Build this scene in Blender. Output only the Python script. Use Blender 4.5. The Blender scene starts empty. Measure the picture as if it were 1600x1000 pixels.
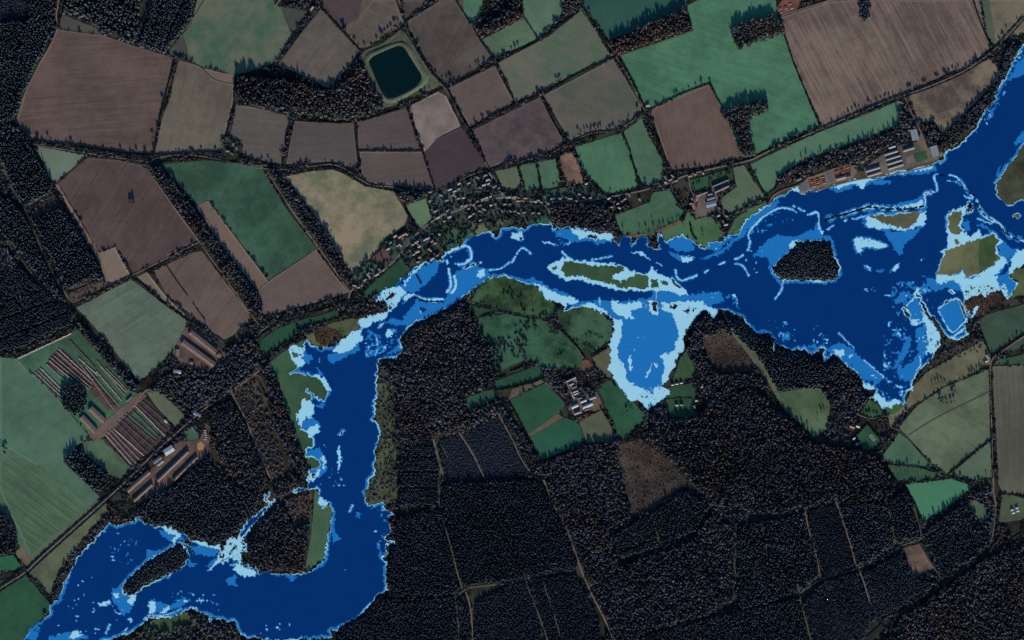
import bpy, math, random
import numpy as np
from mathutils import Vector

# ------------------------------------------------------------------ camera, sky, sun, exposure
S = 2.0                                   # metres on the ground per survey unit
scene = bpy.context.scene
COL = scene.collection
cam_d = bpy.data.cameras.new('camera')
cam = bpy.data.objects.new('camera', cam_d)
COL.objects.link(cam)
CAM_H = 12000.0
cam.location = (0, 0, CAM_H)
cam.rotation_euler = (0, 0, 0)
cam_d.sensor_fit = 'HORIZONTAL'
cam_d.sensor_width = 36.0
cam_d.lens = 36.0 * CAM_H / (1600 * S)
cam_d.clip_start = 50.0
cam_d.clip_end = 80000.0
scene.camera = cam

SUN_EL = math.radians(22.0)
SUN_AZ = math.radians(170.0)              # compass bearing of the sun: just east of south
world = bpy.data.worlds.new('World')
scene.world = world
world.use_nodes = True
wn = world.node_tree
bg = wn.nodes['Background']
sky = wn.nodes.new('ShaderNodeTexSky')
sky.sky_type = 'NISHITA'
sky.sun_disc = False
sky.sun_elevation = SUN_EL
sky.sun_rotation = SUN_AZ
sky.dust_density = 0.0
sky.ozone_density = 10.0
wn.links.new(sky.outputs['Color'], bg.inputs['Color'])
bg.inputs['Strength'].default_value = 0.15

sun_d = bpy.data.lights.new('sun', 'SUN')
sun_d.energy = 5.0
sun_d.angle = math.radians(0.5)
sun_d.color = (1.0, 0.93, 0.84)
sun = bpy.data.objects.new('sun', sun_d)
COL.objects.link(sun)
sdir = Vector((math.sin(SUN_AZ) * math.cos(SUN_EL), math.cos(SUN_AZ) * math.cos(SUN_EL), math.sin(SUN_EL)))
sun.rotation_euler = sdir.to_track_quat('Z', 'Y').to_euler()

vs = scene.view_settings
vs.view_transform = 'Standard'
vs.look = 'None'
vs.gamma = 1.0
vs.use_curve_mapping = False
vs.exposure = 0.55
WHITE = (0.94, 1.05, 1.38)                  # radiance of a flat white sheet at this exposure
DIM = 0.66

# ------------------------------------------------------------------ small helpers
R = random.Random(7)
NR = np.random.RandomState(11)


def L(s):
    v = [float(a) for a in s.replace(',', ' ').split()]
    return [(v[i], v[i + 1]) for i in range(0, len(v), 2)]


def W(x, y, z=0.0):
    return ((x - 800.0) * S, (500.0 - y) * S, z)


def lin(c):
    out = []
    for v in c:
        v /= 255.0
        out.append(v / 12.92 if v <= 0.04045 else ((v + 0.055) / 1.055) ** 2.4)
    return out


def alb(c):
    return tuple(min(0.85, v / w) for v, w in zip(lin(c), WHITE)) + (1.0,)


def tag(o, label=None, cat=None, group=None, kind=None):
    if label:
        o['label'] = label
    if cat:
        o['category'] = cat
    if group:
        o['group'] = group
    if kind:
        o['kind'] = kind
    return o


def link(name, me, mat=None, parent=None):
    o = bpy.data.objects.new(name, me)
    COL.objects.link(o)
    if mat is not None:
        for m in (mat if isinstance(mat, (list, tuple)) else [mat]):
            me.materials.append(m)
    if parent is not None:
        o.parent = parent
    return o


def mesh_tris(name, V, F):
    V = np.asarray(V, dtype=np.float32)
    F = np.asarray(F, dtype=np.int32)
    me = bpy.data.meshes.new(name)
    me.vertices.add(len(V))
    me.vertices.foreach_set('co', V.ravel())
    k = F.shape[1]
    me.loops.add(F.size)
    me.loops.foreach_set('vertex_index', F.ravel())
    me.polygons.add(len(F))
    me.polygons.foreach_set('loop_start', np.arange(0, F.size, k, dtype=np.int32))
    me.update(calc_edges=True)
    return me


def inside(poly, X, Y):
    c = np.zeros(X.shape, bool)
    n = len(poly)
    for i in range(n):
        x1, y1 = poly[i]
        x2, y2 = poly[(i + 1) % n]
        if y1 == y2:
            continue
        m = (Y >= min(y1, y2)) & (Y < max(y1, y2))
        c ^= m & (X < (x2 - x1) * (Y - y1) / (y2 - y1) + x1)
    return c


def grow(p):
    """carry what touches the survey's edge a little further out"""
    out = []
    for x, y in p:
        if x <= 0: x = -70
        if x >= 1600: x = 1670
        if y <= 0: y = -70
        if y >= 1000: y = 1070
        out.append((x, y))
    return out


def densify(p, step, jit=0.0, closed=True):
    out = []
    n = len(p)
    for i in range(n if closed else n - 1):
        x1, y1 = p[i]
        x2, y2 = p[(i + 1) % n]
        d = math.hypot(x2 - x1, y2 - y1)
        k = max(1, int(d / step))
        for j in range(k):
            t = j / k
            out.append((x1 + (x2 - x1) * t + R.uniform(-jit, jit), y1 + (y2 - y1) * t + R.uniform(-jit, jit)))
    if not closed:
        out.append(p[-1])
    return out


def smooth(p, k=5):
    if len(p) < 3:
        return densify(p, 8, 0, False)
    q = [p[0]] + list(p) + [p[-1]]
    out = []
    for i in range(1, len(q) - 2):
        a, b, c, d = q[i - 1], q[i], q[i + 1], q[i + 2]
        for j in range(k):
            t = j / k
            f = []
            for m in (0, 1):
                f.append(0.5 * (2 * b[m] + (c[m] - a[m]) * t + (2 * a[m] - 5 * b[m] + 4 * c[m] - d[m]) * t * t
                                + (3 * b[m] - a[m] - 3 * c[m] + d[m]) * t ** 3))
            out.append(tuple(f))
    out.append(p[-1])
    return out


def seg_dist(X, Y, line):
    d = np.full(X.shape, 1e9)
    for (x1, y1), (x2, y2) in zip(line[:-1], line[1:]):
        dx, dy = x2 - x1, y2 - y1
        l2 = dx * dx + dy * dy + 1e-9
        t = np.clip(((X - x1) * dx + (Y - y1) * dy) / l2, 0, 1)
        d = np.minimum(d, np.hypot(X - x1 - t * dx, Y - y1 - t * dy))
    return d


# ------------------------------------------------------------------ materials
def new_mat(name):
    m = bpy.data.materials.new(name)
    m.use_nodes = True
    b = m.node_tree.nodes['Principled BSDF']
    b.inputs['Roughness'].default_value = 0.9
    b.inputs['Specular IOR Level'].default_value = 0.08
    return m, m.node_tree, b


def soil_group():
    g = bpy.data.node_groups.new('soil', 'ShaderNodeTree')
    it = g.interface
    for nm, ty, dv in (('A', 'NodeSocketColor', (0, 0, 0, 1)), ('B', 'NodeSocketColor', (0, 0, 0, 1)),
                       ('Angle', 'NodeSocketFloat', 0), ('Period', 'NodeSocketFloat', 12.0),
                       ('Stripe', 'NodeSocketFloat', 0.3), ('Blotch', 'NodeSocketFloat', 1.0), ('Seed', 'NodeSocketFloat', 0.0)):
        s = it.new_socket(nm, in_out='INPUT', socket_type=ty)
        s.default_value = dv
    it.new_socket('Color', in_out='OUTPUT', socket_type='NodeSocketColor')
    N, K = g.nodes, g.links
    gi, go = N.new('NodeGroupInput'), N.new('NodeGroupOutput')
    geo = N.new('ShaderNodeNewGeometry')
    add = N.new('ShaderNodeVectorMath'); add.operation = 'ADD'
    cmb = N.new('ShaderNodeCombineXYZ')
    K.new(gi.outputs['Seed'], cmb.inputs[2])
    K.new(gi.outputs['Seed'], cmb.inputs[0])
    K.new(geo.outputs['Position'], add.inputs[0]); K.new(cmb.outputs[0], add.inputs[1])
    rot = N.new('ShaderNodeVectorRotate'); rot.rotation_type = 'Z_AXIS'
    K.new(add.outputs[0], rot.inputs['Vector']); K.new(gi.outputs['Angle'], rot.inputs['Angle'])

    def noise(vec, scale, detail=3.0, rough=0.55):
        n = N.new('ShaderNodeTexNoise')
        n.inputs['Scale'].default_value = scale
        n.inputs['Detail'].default_value = detail
        n.inputs['Roughness'].default_value = rough
        K.new(vec, n.inputs['Vector'])
        return n.outputs['Fac']

    def math_(op, a, b, clamp=False):
        n = N.new('ShaderNodeMath'); n.operation = op; n.use_clamp = clamp
        for i, v in enumerate((a, b)):
            if isinstance(v, (int, float)):
                n.inputs[i].default_value = v
            else:
                K.new(v, n.inputs[i])
        return n.outputs[0]
    big = noise(add.outputs[0], 0.006, 4.0, 0.6)
    mid = noise(add.outputs[0], 0.03, 4.0, 0.65)
    fine = noise(add.outputs[0], 0.22, 3.0, 0.7)
    # long thin streaks along the working direction
    inv = math_('DIVIDE', 1.0, gi.outputs['Period'])
    sep = N.new('ShaderNodeSeparateXYZ'); K.new(rot.outputs[0], sep.inputs[0])
    cx = math_('MULTIPLY', sep.outputs[0], 0.004)
    cy = math_('MULTIPLY', sep.outputs[1], inv)
    cc = N.new('ShaderNodeCombineXYZ'); K.new(cx, cc.inputs[0]); K.new(cy, cc.inputs[1]); K.new(gi.outputs['Seed'], cc.inputs[2])
    st = noise(cc.outputs[0], 1.0, 2.0, 0.7)
    sc = N.new('ShaderNodeVectorMath'); sc.operation = 'MULTIPLY'; K.new(cc.outputs[0], sc.inputs[0]); sc.inputs[1].default_value = (2.2, 3.1, 1.0)
    st2 = noise(sc.outputs[0], 1.0, 3.0, 0.8)
    sq = math_('MULTIPLY', math_('ADD', math_('MULTIPLY', math_('SUBTRACT', st, 0.5), 1.9), math_('MULTIPLY', math_('SUBTRACT', st2, 0.5), 2.6)), gi.outputs['Stripe'])
    bl = math_('MULTIPLY', math_('ADD', math_('MULTIPLY', math_('SUBTRACT', big, 0.5), 2.2), math_('MULTIPLY', math_('SUBTRACT', mid, 0.5), 1.35)), gi.outputs['Blotch'])
    f = math_('ADD', math_('ADD', math_('ADD', bl, sq), math_('MULTIPLY', math_('SUBTRACT', fine, 0.5), 1.1)), 0.5, True)
    mx = N.new('ShaderNodeMix'); mx.data_type = 'RGBA'
    K.new(f, mx.inputs[0]); K.new(gi.outputs['A'], mx.inputs[6]); K.new(gi.outputs['B'], mx.inputs[7])
    K.new(mx.outputs[2], go.inputs[0])
    return g


SOIL = soil_group()


def soil(name, c, spread=0.22, ang=0.0, per=14.0, stripe=0.3, blotch=1.0, c2=None, tint=(0, 0, 0)):
    """ground of one colour that wanders around c (picture sRGB)"""
    m, t, b = new_mat(name)
    g = t.nodes.new('ShaderNodeGroup'); g.node_tree = SOIL
    a = np.array(alb(c)[:3]) * np.array((.97, .99, 1.13))
    lo = a * (1 - spread)
    hi = a * (1 + spread) if c2 is None else np.array(alb(c2)[:3]) * np.array((.97, .99, 1.13))
    if c2 is not None:
        lo = a
    g.inputs['A'].default_value = tuple(lo) + (1,)
    g.inputs['B'].default_value = tuple(hi) + (1,)
    g.inputs['Angle'].default_value = math.radians(ang)
    g.inputs['Period'].default_value = per
    g.inputs['Stripe'].default_value = stripe
    g.inputs['Blotch'].default_value = blotch
    g.inputs['Seed'].default_value = R.uniform(0, 900)
    t.links.new(g.outputs[0], b.inputs['Base Color'])
    return m


def leafy(name, c1, c2, patch=None, share=.5):
    """foliage or twigs: each clump (mesh island) has its own tone"""
    m, t, b = new_mat(name)
    geo = t.nodes.new('ShaderNodeNewGeometry')
    rp = t.nodes.new('ShaderNodeValToRGB')
    rp.color_ramp.elements[0].color = tuple(c1) + (1,)
    rp.color_ramp.elements[1].color = tuple(c2) + (1,)
    nz = t.nodes.new('ShaderNodeTexNoise'); nz.inputs['Scale'].default_value = 0.012; nz.inputs['Detail'].default_value = 4
    t.links.new(geo.outputs['Position'], nz.inputs['Vector'])
    mx = t.nodes.new('ShaderNodeMath'); mx.operation = 'MULTIPLY_ADD'; mx.use_clamp = True
    t.links.new(geo.outputs['Random Per Island'], mx.inputs[0]); mx.inputs[1].default_value = 0.75
    sb = t.nodes.new('ShaderNodeMath'); sb.operation = 'MULTIPLY_ADD'
    t.links.new(nz.outputs['Fac'], sb.inputs[0]); sb.inputs[1].default_value = 1.2; sb.inputs[2].default_value = -0.48
    t.links.new(sb.outputs[0], mx.inputs[2])
    t.links.new(mx.outputs[0], rp.inputs['Fac'])
    if patch is None:
        t.links.new(rp.outputs['Color'], b.inputs['Base Color'])
        return m
    pz = t.nodes.new('ShaderNodeTexNoise'); pz.inputs['Scale'].default_value = 0.0085; pz.inputs['Detail'].default_value = 5; pz.inputs['Roughness'].default_value = .7
    t.links.new(geo.outputs['Position'], pz.inputs['Vector'])
    pr = t.nodes.new('ShaderNodeMapRange'); pr.inputs['From Min'].default_value = .62 - share * .25; pr.inputs['From Max'].default_value = .74 - share * .25
    t.links.new(pz.outputs['Fac'], pr.inputs['Value'])
    px = t.nodes.new('ShaderNodeMix'); px.data_type = 'RGBA'; px.blend_type = 'MULTIPLY'
    px.inputs[7].default_value = tuple(patch) + (1,)
    t.links.new(pr.outputs[0], px.inputs[0]); t.links.new(rp.outputs['Color'], px.inputs[6])
    t.links.new(px.outputs[2], b.inputs['Base Color'])
    return m


def plain(name, c, var=0.2, scale=0.6, rough=0.8, spec=0.2):
    """painted, tiled or sheeted surface with weathering blotches; c is a real-world base colour"""
    m, t, b = new_mat(name)
    nz = t.nodes.new('ShaderNodeTexNoise'); nz.inputs['Scale'].default_value = scale; nz.inputs['Detail'].default_value = 5
    geo = t.nodes.new('ShaderNodeNewGeometry')
    t.links.new(geo.outputs['Position'], nz.inputs['Vector'])
    rp = t.nodes.new('ShaderNodeValToRGB')
    rp.color_ramp.elements[0].position = 0.3; rp.color_ramp.elements[1].position = 0.7
    rp.color_ramp.elements[0].color = tuple(v * (1 - var) for v in c) + (1,)
    rp.color_ramp.elements[1].color = tuple(min(0.9, v * (1 + var)) for v in c) + (1,)
    t.links.new(nz.outputs['Fac'], rp.inputs['Fac'])
    t.links.new(rp.outputs['Color'], b.inputs['Base Color'])
    b.inputs['Roughness'].default_value = rough
    b.inputs['Specular IOR Level'].default_value = spec
    return m


# ------------------------------------------------------------------ the ground
ZI = [0]


def nextz():
    ZI[0] += 1
    return 0.1 + 0.006 * ZI[0]


def flat(name, poly, mat, z=None, jit=0.45, step=7, kind='structure'):
    p = densify(grow(poly), step, jit)
    z = nextz() if z is None else z
    me = bpy.data.meshes.new(name)
    me.from_pydata([W(x, y, z) for x, y in p], [], [list(range(len(p)))])
    me.update()
    o = link(name, me, mat)
    return tag(o, kind=kind)


def strip(name, line, w, mat, z=None, jit=0.12, kind='structure'):
    p = smooth(line, 6)
    V, F = [], []
    z = nextz() if z is None else z
    for i, (x, y) in enumerate(p):
        a = p[max(0, i - 1)]; b = p[min(len(p) - 1, i + 1)]
        dx, dy = b[0] - a[0], b[1] - a[1]
        d = math.hypot(dx, dy) or 1
        nx, ny = -dy / d, dx / d
        h = w / 2
        l, r = h * (1 + R.uniform(-jit, jit)), h * (1 + R.uniform(-jit, jit))
        V.append(W(x + nx * l, y + ny * l, z)); V.append(W(x - nx * r, y - ny * r, z))
        if i:
            F.append((2 * i - 2, 2 * i - 1, 2 * i + 1, 2 * i))
    me = bpy.data.meshes.new(name)
    me.from_pydata(V, [], F)
    me.update()
    return tag(link(name, me, mat), kind=kind)


gm = soil('rough_ground', (42, 43, 36), 0.55, 0, 20, 0.0, 1.6)
me = bpy.data.meshes.new('ground')
G = 45000.0
n = 24
me.from_pydata([(-G + 2 * G * i / n, -G + 2 * G * j / n, 0.0) for j in range(n + 1) for i in range(n + 1)], [],
               [(j * (n + 1) + i, j * (n + 1) + i + 1, (j + 1) * (n + 1) + i + 1, (j + 1) * (n + 1) + i) for j in range(n) for i in range(n)])
tag(link('ground', me, gm), kind='structure')

# name, picture colour, spread, stripe angle, period, stripe, blotch, outline
FIELDS = [
 ('ploughed_field', (85, 72, 65), .17, -4, 9, .55, .8, "89 46 160 55 207 71 275 93 271 110 260 150 250 180 240 240 200 238 125 228 47 219 25 192 38 150 62 100 78 72"),
 ('grass_field', (70, 72, 64), .15, 20, 14, .2, .6, "90 45 98 22 150 44 160 54"),
 ('stubble_field', (90, 85, 72), .16, -78, 12, .35, .9, "278 95 312 104 330 122 365 133 364 160 352 210 346 236 243 240 252 190 265 155"),
 ('grass_field', (66, 88, 74), .20, 20, 18, .15, 1.3, "322 0 400 0 430 8 438 11 452 45 456 56 430 98 402 108 368 117 330 107 312 103 298 95 262 83 287 52 300 35"),
 ('grass_field', (62, 68, 62), .14, 25, 12, .2, .5, "287 55 298 95 260 83"),
 ('grass_field', (62, 66, 60), .14, -50, 12, .2, .6, "437 10 483 18 456 54 450 40"),
 ('stubble_field', (100, 85, 76), .15, 10, 12, .2, .7, "312 105 345 113 368 117 366 132 345 129 328 119"),
 ('stubble_field', (84, 79, 71), .16, -52, 10, .45, .9, "500 12 532 48 562 79 545 105 525 125 513 138 470 116 433 102"),
 ('ploughed_field', (72, 61, 60), .14, -40, 10, .3, .8, "508 0 582 0 576 18 560 29 541 40 532 44 503 11"),
 ('stubble_field', (86, 79, 69), .15, 22, 9, .5, .8, "582 0 618 0 630 38 600 58 575 73 562 75 535 46 542 39 560 29"),
 ('ploughed_field', (68, 63, 58), .15, 30, 10, .3, .8, "621 0 662 0 666 8 633 32"),
 ('ploughed_field', (72, 67, 60), .14, 30, 10, .3, .8, "666 0 682 0 667 7"),
 ('ploughed_field', (75, 69, 63), .18, -62, 9, .35, 1.1, "634 35 687 1 710 0 730 30 750 60 770 92 698 133 680 118 660 83"),
 ('grass_field', (66, 100, 76), .14, 30, 14, .2, .7, "718 0 775 0 748 26 740 40 725 22"),
 ('grass_field', (78, 98, 76), .16, 28, 14, .25, .8, "753 62 800 38 818 27 842 60 800 78 772 91"),
 ('grass_field', (80, 104, 82), .15, 60, 14, .2, .7, "813 0 872 0 880 20 870 30 855 48 841 60 818 25"),
 ('stubble_field', (84, 80, 74), .13, 5, 8, .5, .6, "369 164 400 168 457 183 450 206 447 225 438 257 400 249 380 246 378 221 360 213"),
 ('ploughed_field', (77, 71, 67), .13, -8, 8, .45, .6, "460 189 553 192 556 220 560 261 545 261 520 252 480 255 447 256"),
 ('ploughed_field', (80, 71, 68), .13, -6, 9, .4, .6, "558 191 635 168 657 234 561 234"),
 ('stubble_field', (112, 102, 94), .2, -60, 10, .2, 1.0, "638 165 685 143 697 150 720 197 679 218 678 230 663 237"),
 ('ploughed_field', (64, 55, 57), .13, 28, 10, .3, .7, "680 219 721 199 755 250 758 258 735 270 700 290 681 296 665 250 664 238"),
 ('ploughed_field', (82, 73, 69), .13, -5, 9, .35, .6, "562 237 660 237 668 262 680 296 640 293 612 290 580 286 565 275"),
 ('ploughed_field', (86, 76, 70), .13, 28, 10, .3, .7, "701 138 773 103 802 156 800 162 734 198"),
 ('ploughed_field', (74, 64, 65), .2, 25, 10, .25, 1.2, "738 204 844 151 862 186 882 222 862 235 835 244 795 250 766 262"),
 ('grass_field', (79, 92, 78), .15, 26, 12, .35, 1.0, "776 98 800 86 857 57 908 16 930 46 955 89 905 112 860 135 806 160 790 125"),
 ('stubble_field', (80, 80, 71), .14, 26, 10, .3, 1.1, "849 149 957 92 975 118 1005 170 985 187 962 199 920 206 891 219 870 185"),
 ('grass_field', (66, 106, 80), .16, 20, 20, .4, .9, "968 88 1082 47 1073 10 1205 0 1215 25 1226 55 1240 100 1280 197 1235 214 1175 244 1160 246 1110 131 1015 171 1005 163 990 138"),
 ('grass_field', (42, 76, 64), .14, 28, 16, .2, .6, "922 0 1065 0 1074 10 1012 40 952 64 930 35 912 12"),
 ('ploughed_field', (88, 74, 65), .14, 78, 10, .35, .9, "1016 172 1108 131 1125 165 1160 245 1100 261 1050 267 1042 250 1030 215"),
 ('ploughed_field', (91, 78, 71), .25, 62, 9, 1.05, .85, "1219 27 1292 3 1332 0 1520 0 1540 54 1550 74 1512 104 1462 124 1415 146 1350 172 1290 196 1283 196 1240 100 1224 50"),
 ('stubble_field', (90, 85, 73), .2, 55, 14, .3, 1.2, "1523 0 1600 0 1600 22 1553 71 1541 50"),
 ('grass_field', (70, 84, 66), .14, 60, 12, .2, .6, "1523 0 1533 0 1556 62 1553 71 1541 50"),
 ('stubble_field', (84, 75, 67), .28, 20, 12, .2, 1.8, "1418 150 1465 130 1512 108 1545 92 1562 108 1560 122 1525 160 1472 212 1460 190 1437 192 1425 167"),
 ('grass_field', (76, 108, 84), .12, 22, 18, .25, .7, "1171 258 1200 243 1283 205 1350 180 1405 157 1412 175 1402 196 1325 226 1257 250 1215 275 1210 292 1197 303"),
 ('grass_field', (84, 97, 75), .15, 70, 12, .2, .8, "773 268 808 260 815 289 800 296 784 292"),
 ('grass_field', (68, 96, 72), .15, 75, 12, .2, .8, "812 259 837 254 843 294 822 299"),
 ('grass_field', (66, 96, 74), .15, 75, 12, .2, .8, "840 253 868 248 876 285 872 291 848 297"),
 ('scrub_field', (112, 92, 78), .3, 75, 12, .1, 1.3, "873 245 892 238 905 255 911 286 885 289"),
 ('grass_field', (66, 102, 76), .15, 75, 12, .25, .8, "898 230 972 207 982 230 987 250 996 276 996 294 947 304 935 291 913 270 904 250"),
 ('grass_field', (70, 98, 76), .15, 70, 12, .25, .8, "974 206 1003 184 1015 215 1038 255 1035 275 1030 285 1010 291 1000 283 985 240"),
 ('grass_field', (62, 92, 68), .17, 30, 14, .2, 1.1, "960 337 1015 316 1020 301 1047 296 1055 312 1069 330 1062 342 1025 358 1018 365 972 366"),
 ('scrub_field', (98, 88, 68), .22, 30, 14, .1, 1.1, "972 367 1018 365 1024 360 1062 343 1066 348 1040 362 1028 366 1012 374 1000 373 985 372"),
 ('grass_field', (80, 96, 74), .13, 25, 12, .3, .8, "1125 312 1150 292 1146 262 1162 258 1195 307 1175 317 1140 334 1129 325"),
 ('grass_field', (66, 96, 66), .16, 25, 12, .1, 1.1, "1027 368 1068 345 1075 330 1085 342 1103 340 1112 338 1127 352 1132 375 1150 340 1196 312 1198 322 1162 347 1155 366 1110 380 1100 388 1078 373 1066 366 1042 377"),
 ('grass_field', (92, 106, 90), .12, 35, 12, .2, .6, "56 228 135 243 88 284 78 280"),
 ('ploughed_field', (76, 64, 60), .16, -58, 9, .5, .9, "137 246 185 250 222 258 230 268 270 320 310 374 260 402 207 427 180 384 155 394 120 332 90 287"),
 ('stubble_field', (112, 100, 86), .1, -60, 9, .2, .5, "154 396 180 386 204 430 172 445"),
 ('grass_margin', (108, 94, 80), .14, -60, 9, .2, .7, "86 288 91 289 156 396 173 446 168 447 150 400"),
 ('ploughed_field', (90, 78, 70), .14, -52, 9, .55, .7, "240 423 300 395 315 392 352 440 392 492 391 500 352 533 345 534 300 492 262 463"),
 ('stubble_field', (104, 95, 80), .12, -55, 9, .2, .6, "214 433 230 425 262 466 290 492 275 484 245 460"),
 ('grass_field', (83, 97, 83), .15, -32, 10, .45, 1.0, "119 481 205 436 250 470 291 500 289 515 272 545 235 583 217 596 200 575 165 530 138 500"),
 ('grass_field', (50, 78, 62), .2, -58, 18, .2, 1.2, "251 256 325 250 370 256 407 259 450 330 496 388 420 438 400 410 325 312 308 322 280 290"),
 ('stubble_field', (100, 87, 76), .12, -55, 10, .3, .6, "306 323 325 313 420 440 402 454 340 375"),
 ('stubble_field', (90, 79, 72), .13, 30, 10, .3, .8, "403 455 420 440 495 391 520 425 545 457 490 474 430 490 413 491 405 475"),
 ('rough_pasture', (118, 112, 90), .26, 50, 18, .1, 1.5, "446 276 482 268 520 265 540 273 570 291 615 298 625 316 637 337 632 352 600 376 580 402 550 427 538 412 510 363 482 323 462 298"),
 ('ploughed_field', (80, 66, 60), .15, 30, 10, .2, .6, "580 404 600 387 609 396 610 405 596 415"),
 ('grass_field', (86, 110, 82), .13, 60, 12, .2, .7, "634 321 665 310 675 342 655 359"),
 ('grass_field', (36, 68, 48), .16, 30, 12, .1, .9, "627 402 642 421 632 435 625 442 587 460 572 468 568 457"),
 ('grass_field', (36, 70, 50), .15, 30, 12, .1, .9, "402 536 432 514 462 503 465 520 413 557"),
 ('grass_field', (36, 68, 50), .15, 30, 12, .1, .9, "462 502 530 484 531 494 478 508 470 518"),
 ('rough_pasture', (76, 84, 58), .25, 30, 12, .1, 1.2, "478 524 520 504 550 497 563 500 561 515 530 530 505 545 480 534"),
 ('reed_bed', (70, 56, 42), .35, 30, 12, .1, 1.6, "490 518 512 512 538 522 530 532 508 541 494 534"),
 ('grass_field', (52, 80, 57), .17, 40, 12, .1, 1.0, "419 567 447 547 480 528 525 600 500 640 500 700 505 740 488 734 478 720 465 690 450 645 435 600"),
 ('grass_field', (62, 92, 66), .14, 85, 9, .4, .6, "492 763 505 778 524 800 512 840 507 872 475 896 485 845"),
 ('crop_field', (70, 98, 78), .14, -40, 18, .2, .9, "0 553 25 560 95 628 140 682 118 698 98 720 156 776 46 880 30 855 0 772"),
 ('crop_field', (70, 93, 70), .17, 37, 9, .9, .7, "0 690 60 725 100 758 135 790 48 868 34 840 0 768"),
 ('grass_field', (58, 88, 66), .2, -45, 12, .2, 1.3, "25 560 115 518 121 513 205 611 219 616 180 645 140 681 95 626"),
 ('bare_yard', (66, 54, 50), .3, -45, 8, .7, .9, "86 548 100 545 150 600 188 632 183 640 168 640 130 600 110 592 74 568 76 560"),
 ('bare_yard', (62, 52, 49), .3, -45, 8, .7, .9, "163 683 182 660 205 632 222 618 240 632 262 658 270 672 264 682 208 730 200 729"),
 ('grass_field', (58, 86, 64), .2, -45, 8, .4, 1.2, "200 652 215 640 248 676 240 690"),
 ('grass_field', (70, 90, 68), .2, -45, 12, .1, 1.1, "130 690 160 686 204 731 190 748 175 745 150 724 126 702"),
 ('grass_field', (84, 92, 74), .14, -45, 12, .2, .8, "226 609 244 606 290 650 274 667 240 630"),
 ('grass_field', (58, 88, 66), .16, -45, 9, .4, .9, "284 676 306 664 312 690 298 694"),
 ('rough_pasture', (82, 90, 68), .2, 42, 12, .2, .9, "40 865 48 870 150 782 166 780 168 797 140 830 100 880 82 914 80 930 44 894"),
 ('grass_field', (40, 88, 62), .14, 42, 12, .2, .8, "0 878 22 867 36 888 0 911"),
 ('grass_field', (38, 74, 52), .15, 42, 12, .2, 1.1, "0 924 40 898 78 943 75 956 45 990 36 1000 0 1000"),
 ('rough_pasture', (92, 88, 68), .2, 42, 12, .1, 1.0, "24 862 36 852 47 871 60 866 45 882 36 888"),
 ('heath_ground', (60, 53, 43), .4, 50, 10, .1, 1.6, "356 610 380 596 400 592 430 650 450 726 442 756 424 750 400 700"),
 ('heath_ground', (56, 48, 40), .4, 50, 10, .1, 1.6, "384 820 410 795 424 760 440 752 470 765 440 780 420 800 396 838"),
 ('heath_ground', (64, 58, 46), .3, 50, 10, .1, 1.4, "331 644 346 638 354 650 352 662 336 668"),
 ('heath_ground', (56, 52, 44), .3, 50, 10, .1, 1.4, "330 704 350 690 364 684 350 706 338 732"),
 # pasture with hollows, middle of the south bank
 ('pasture', (49, 73, 46), .45, 20, 14, .1, 2.0, "735 457 750 443 765 434 790 431 825 443 846 452 862 470 869 482 862 492 850 497 820 494 790 486 770 481 742 474 728 470"),
 ('pasture', (44, 75, 55), .4, 20, 14, .15, 1.2, "746 497 790 490 840 498 862 506 882 522 905 546 912 561 905 574 870 577 850 580 838 566 822 562 800 569 775 586 765 545 750 525"),
 ('pasture', (40, 64, 50), .2, 20, 14, .15, 1.0, "728 475 768 484 792 488 745 497"),
 ('pasture', (47, 72, 51), .4, 20, 14, .1, 1.6, "869 486 905 478 925 482 942 492 956 505 955 530 935 545 915 556 897 532 873 506"),
 ('rough_pasture', (88, 88, 66), .2, 40, 12, .1, .9, "924 554 952 541 956 560 950 577 960 592 950 590 935 580"),
 ('pasture', (38, 72, 54), .17, 25, 14, .15, .9, "772 596 842 570 850 592 800 606 780 613"),
 ('pasture', (38, 74, 54), .14, 25, 14, .2, .8, "727 621 770 608 775 623 731 642"),
 ('pasture', (38, 74, 54), .13, 28, 14, .2, .8, "794 627 852 598 884 631 872 648 822 681"),
 ('bare_margin', (88, 80, 66), .2, 28, 10, .3, .9, "794 626 850 597 845 592 800 608"),
 ('stubble_field', (88, 78, 64), .14, 28, 10, .3, .8, "822 681 872 646 880 652 832 682"),
 ('pasture', (36, 76, 56), .14, 28, 14, .2, .9, "826 683 882 652 905 662 914 686 905 696 846 719"),
 ('rough_pasture', (76, 82, 62), .16, 28, 14, .2, .9, "905 660 940 640 963 681 955 690 916 692 909 670"),
 ('pasture', (40, 76, 54), .16, -50, 14, .2, 1.0, "934 604 957 590 982 618 1000 640 1013 650 990 670 975 686 965 680 946 634"),
 ('rough_pasture', (74, 92, 66), .2, 50, 14, .2, 1.1, "1205 609 1225 612 1255 607 1283 607 1298 633 1292 671 1272 685 1250 661 1225 640"),
 ('forest_ride', (82, 88, 66), .2, 50, 14, .2, 1.0, "1122 503 1130 503 1152 526 1182 552 1206 592 1216 612 1206 612 1172 558 1148 533"),
 ('cleared_ground', (58, 50, 42), .5, 50, 14, .2, 1.5, "1095 528 1135 514 1150 530 1172 557 1178 578 1160 584 1126 584 1110 570"),
 ('cleared_ground', (60, 52, 43), .5, 20, 8, .2, 1.8, "960 697 1000 686 1035 712 1074 745 1072 757 1020 796 986 804 975 760"),
 ('cleared_ground', (88, 74, 64), .35, 60, 9, .2, 1.0, "1412 856 1436 850 1458 888 1430 904 1420 890"),
 ('cleared_ground', (76, 64, 54), .3, 40, 8, .1, 1.2, "50 330 82 302 94 312 95 322 48 345"),
 ('cleared_ground', (98, 86, 76), .25, 60, 8, .1, 1.0, "0 382 12 388 20 420 5 428 0 428"),
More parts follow.
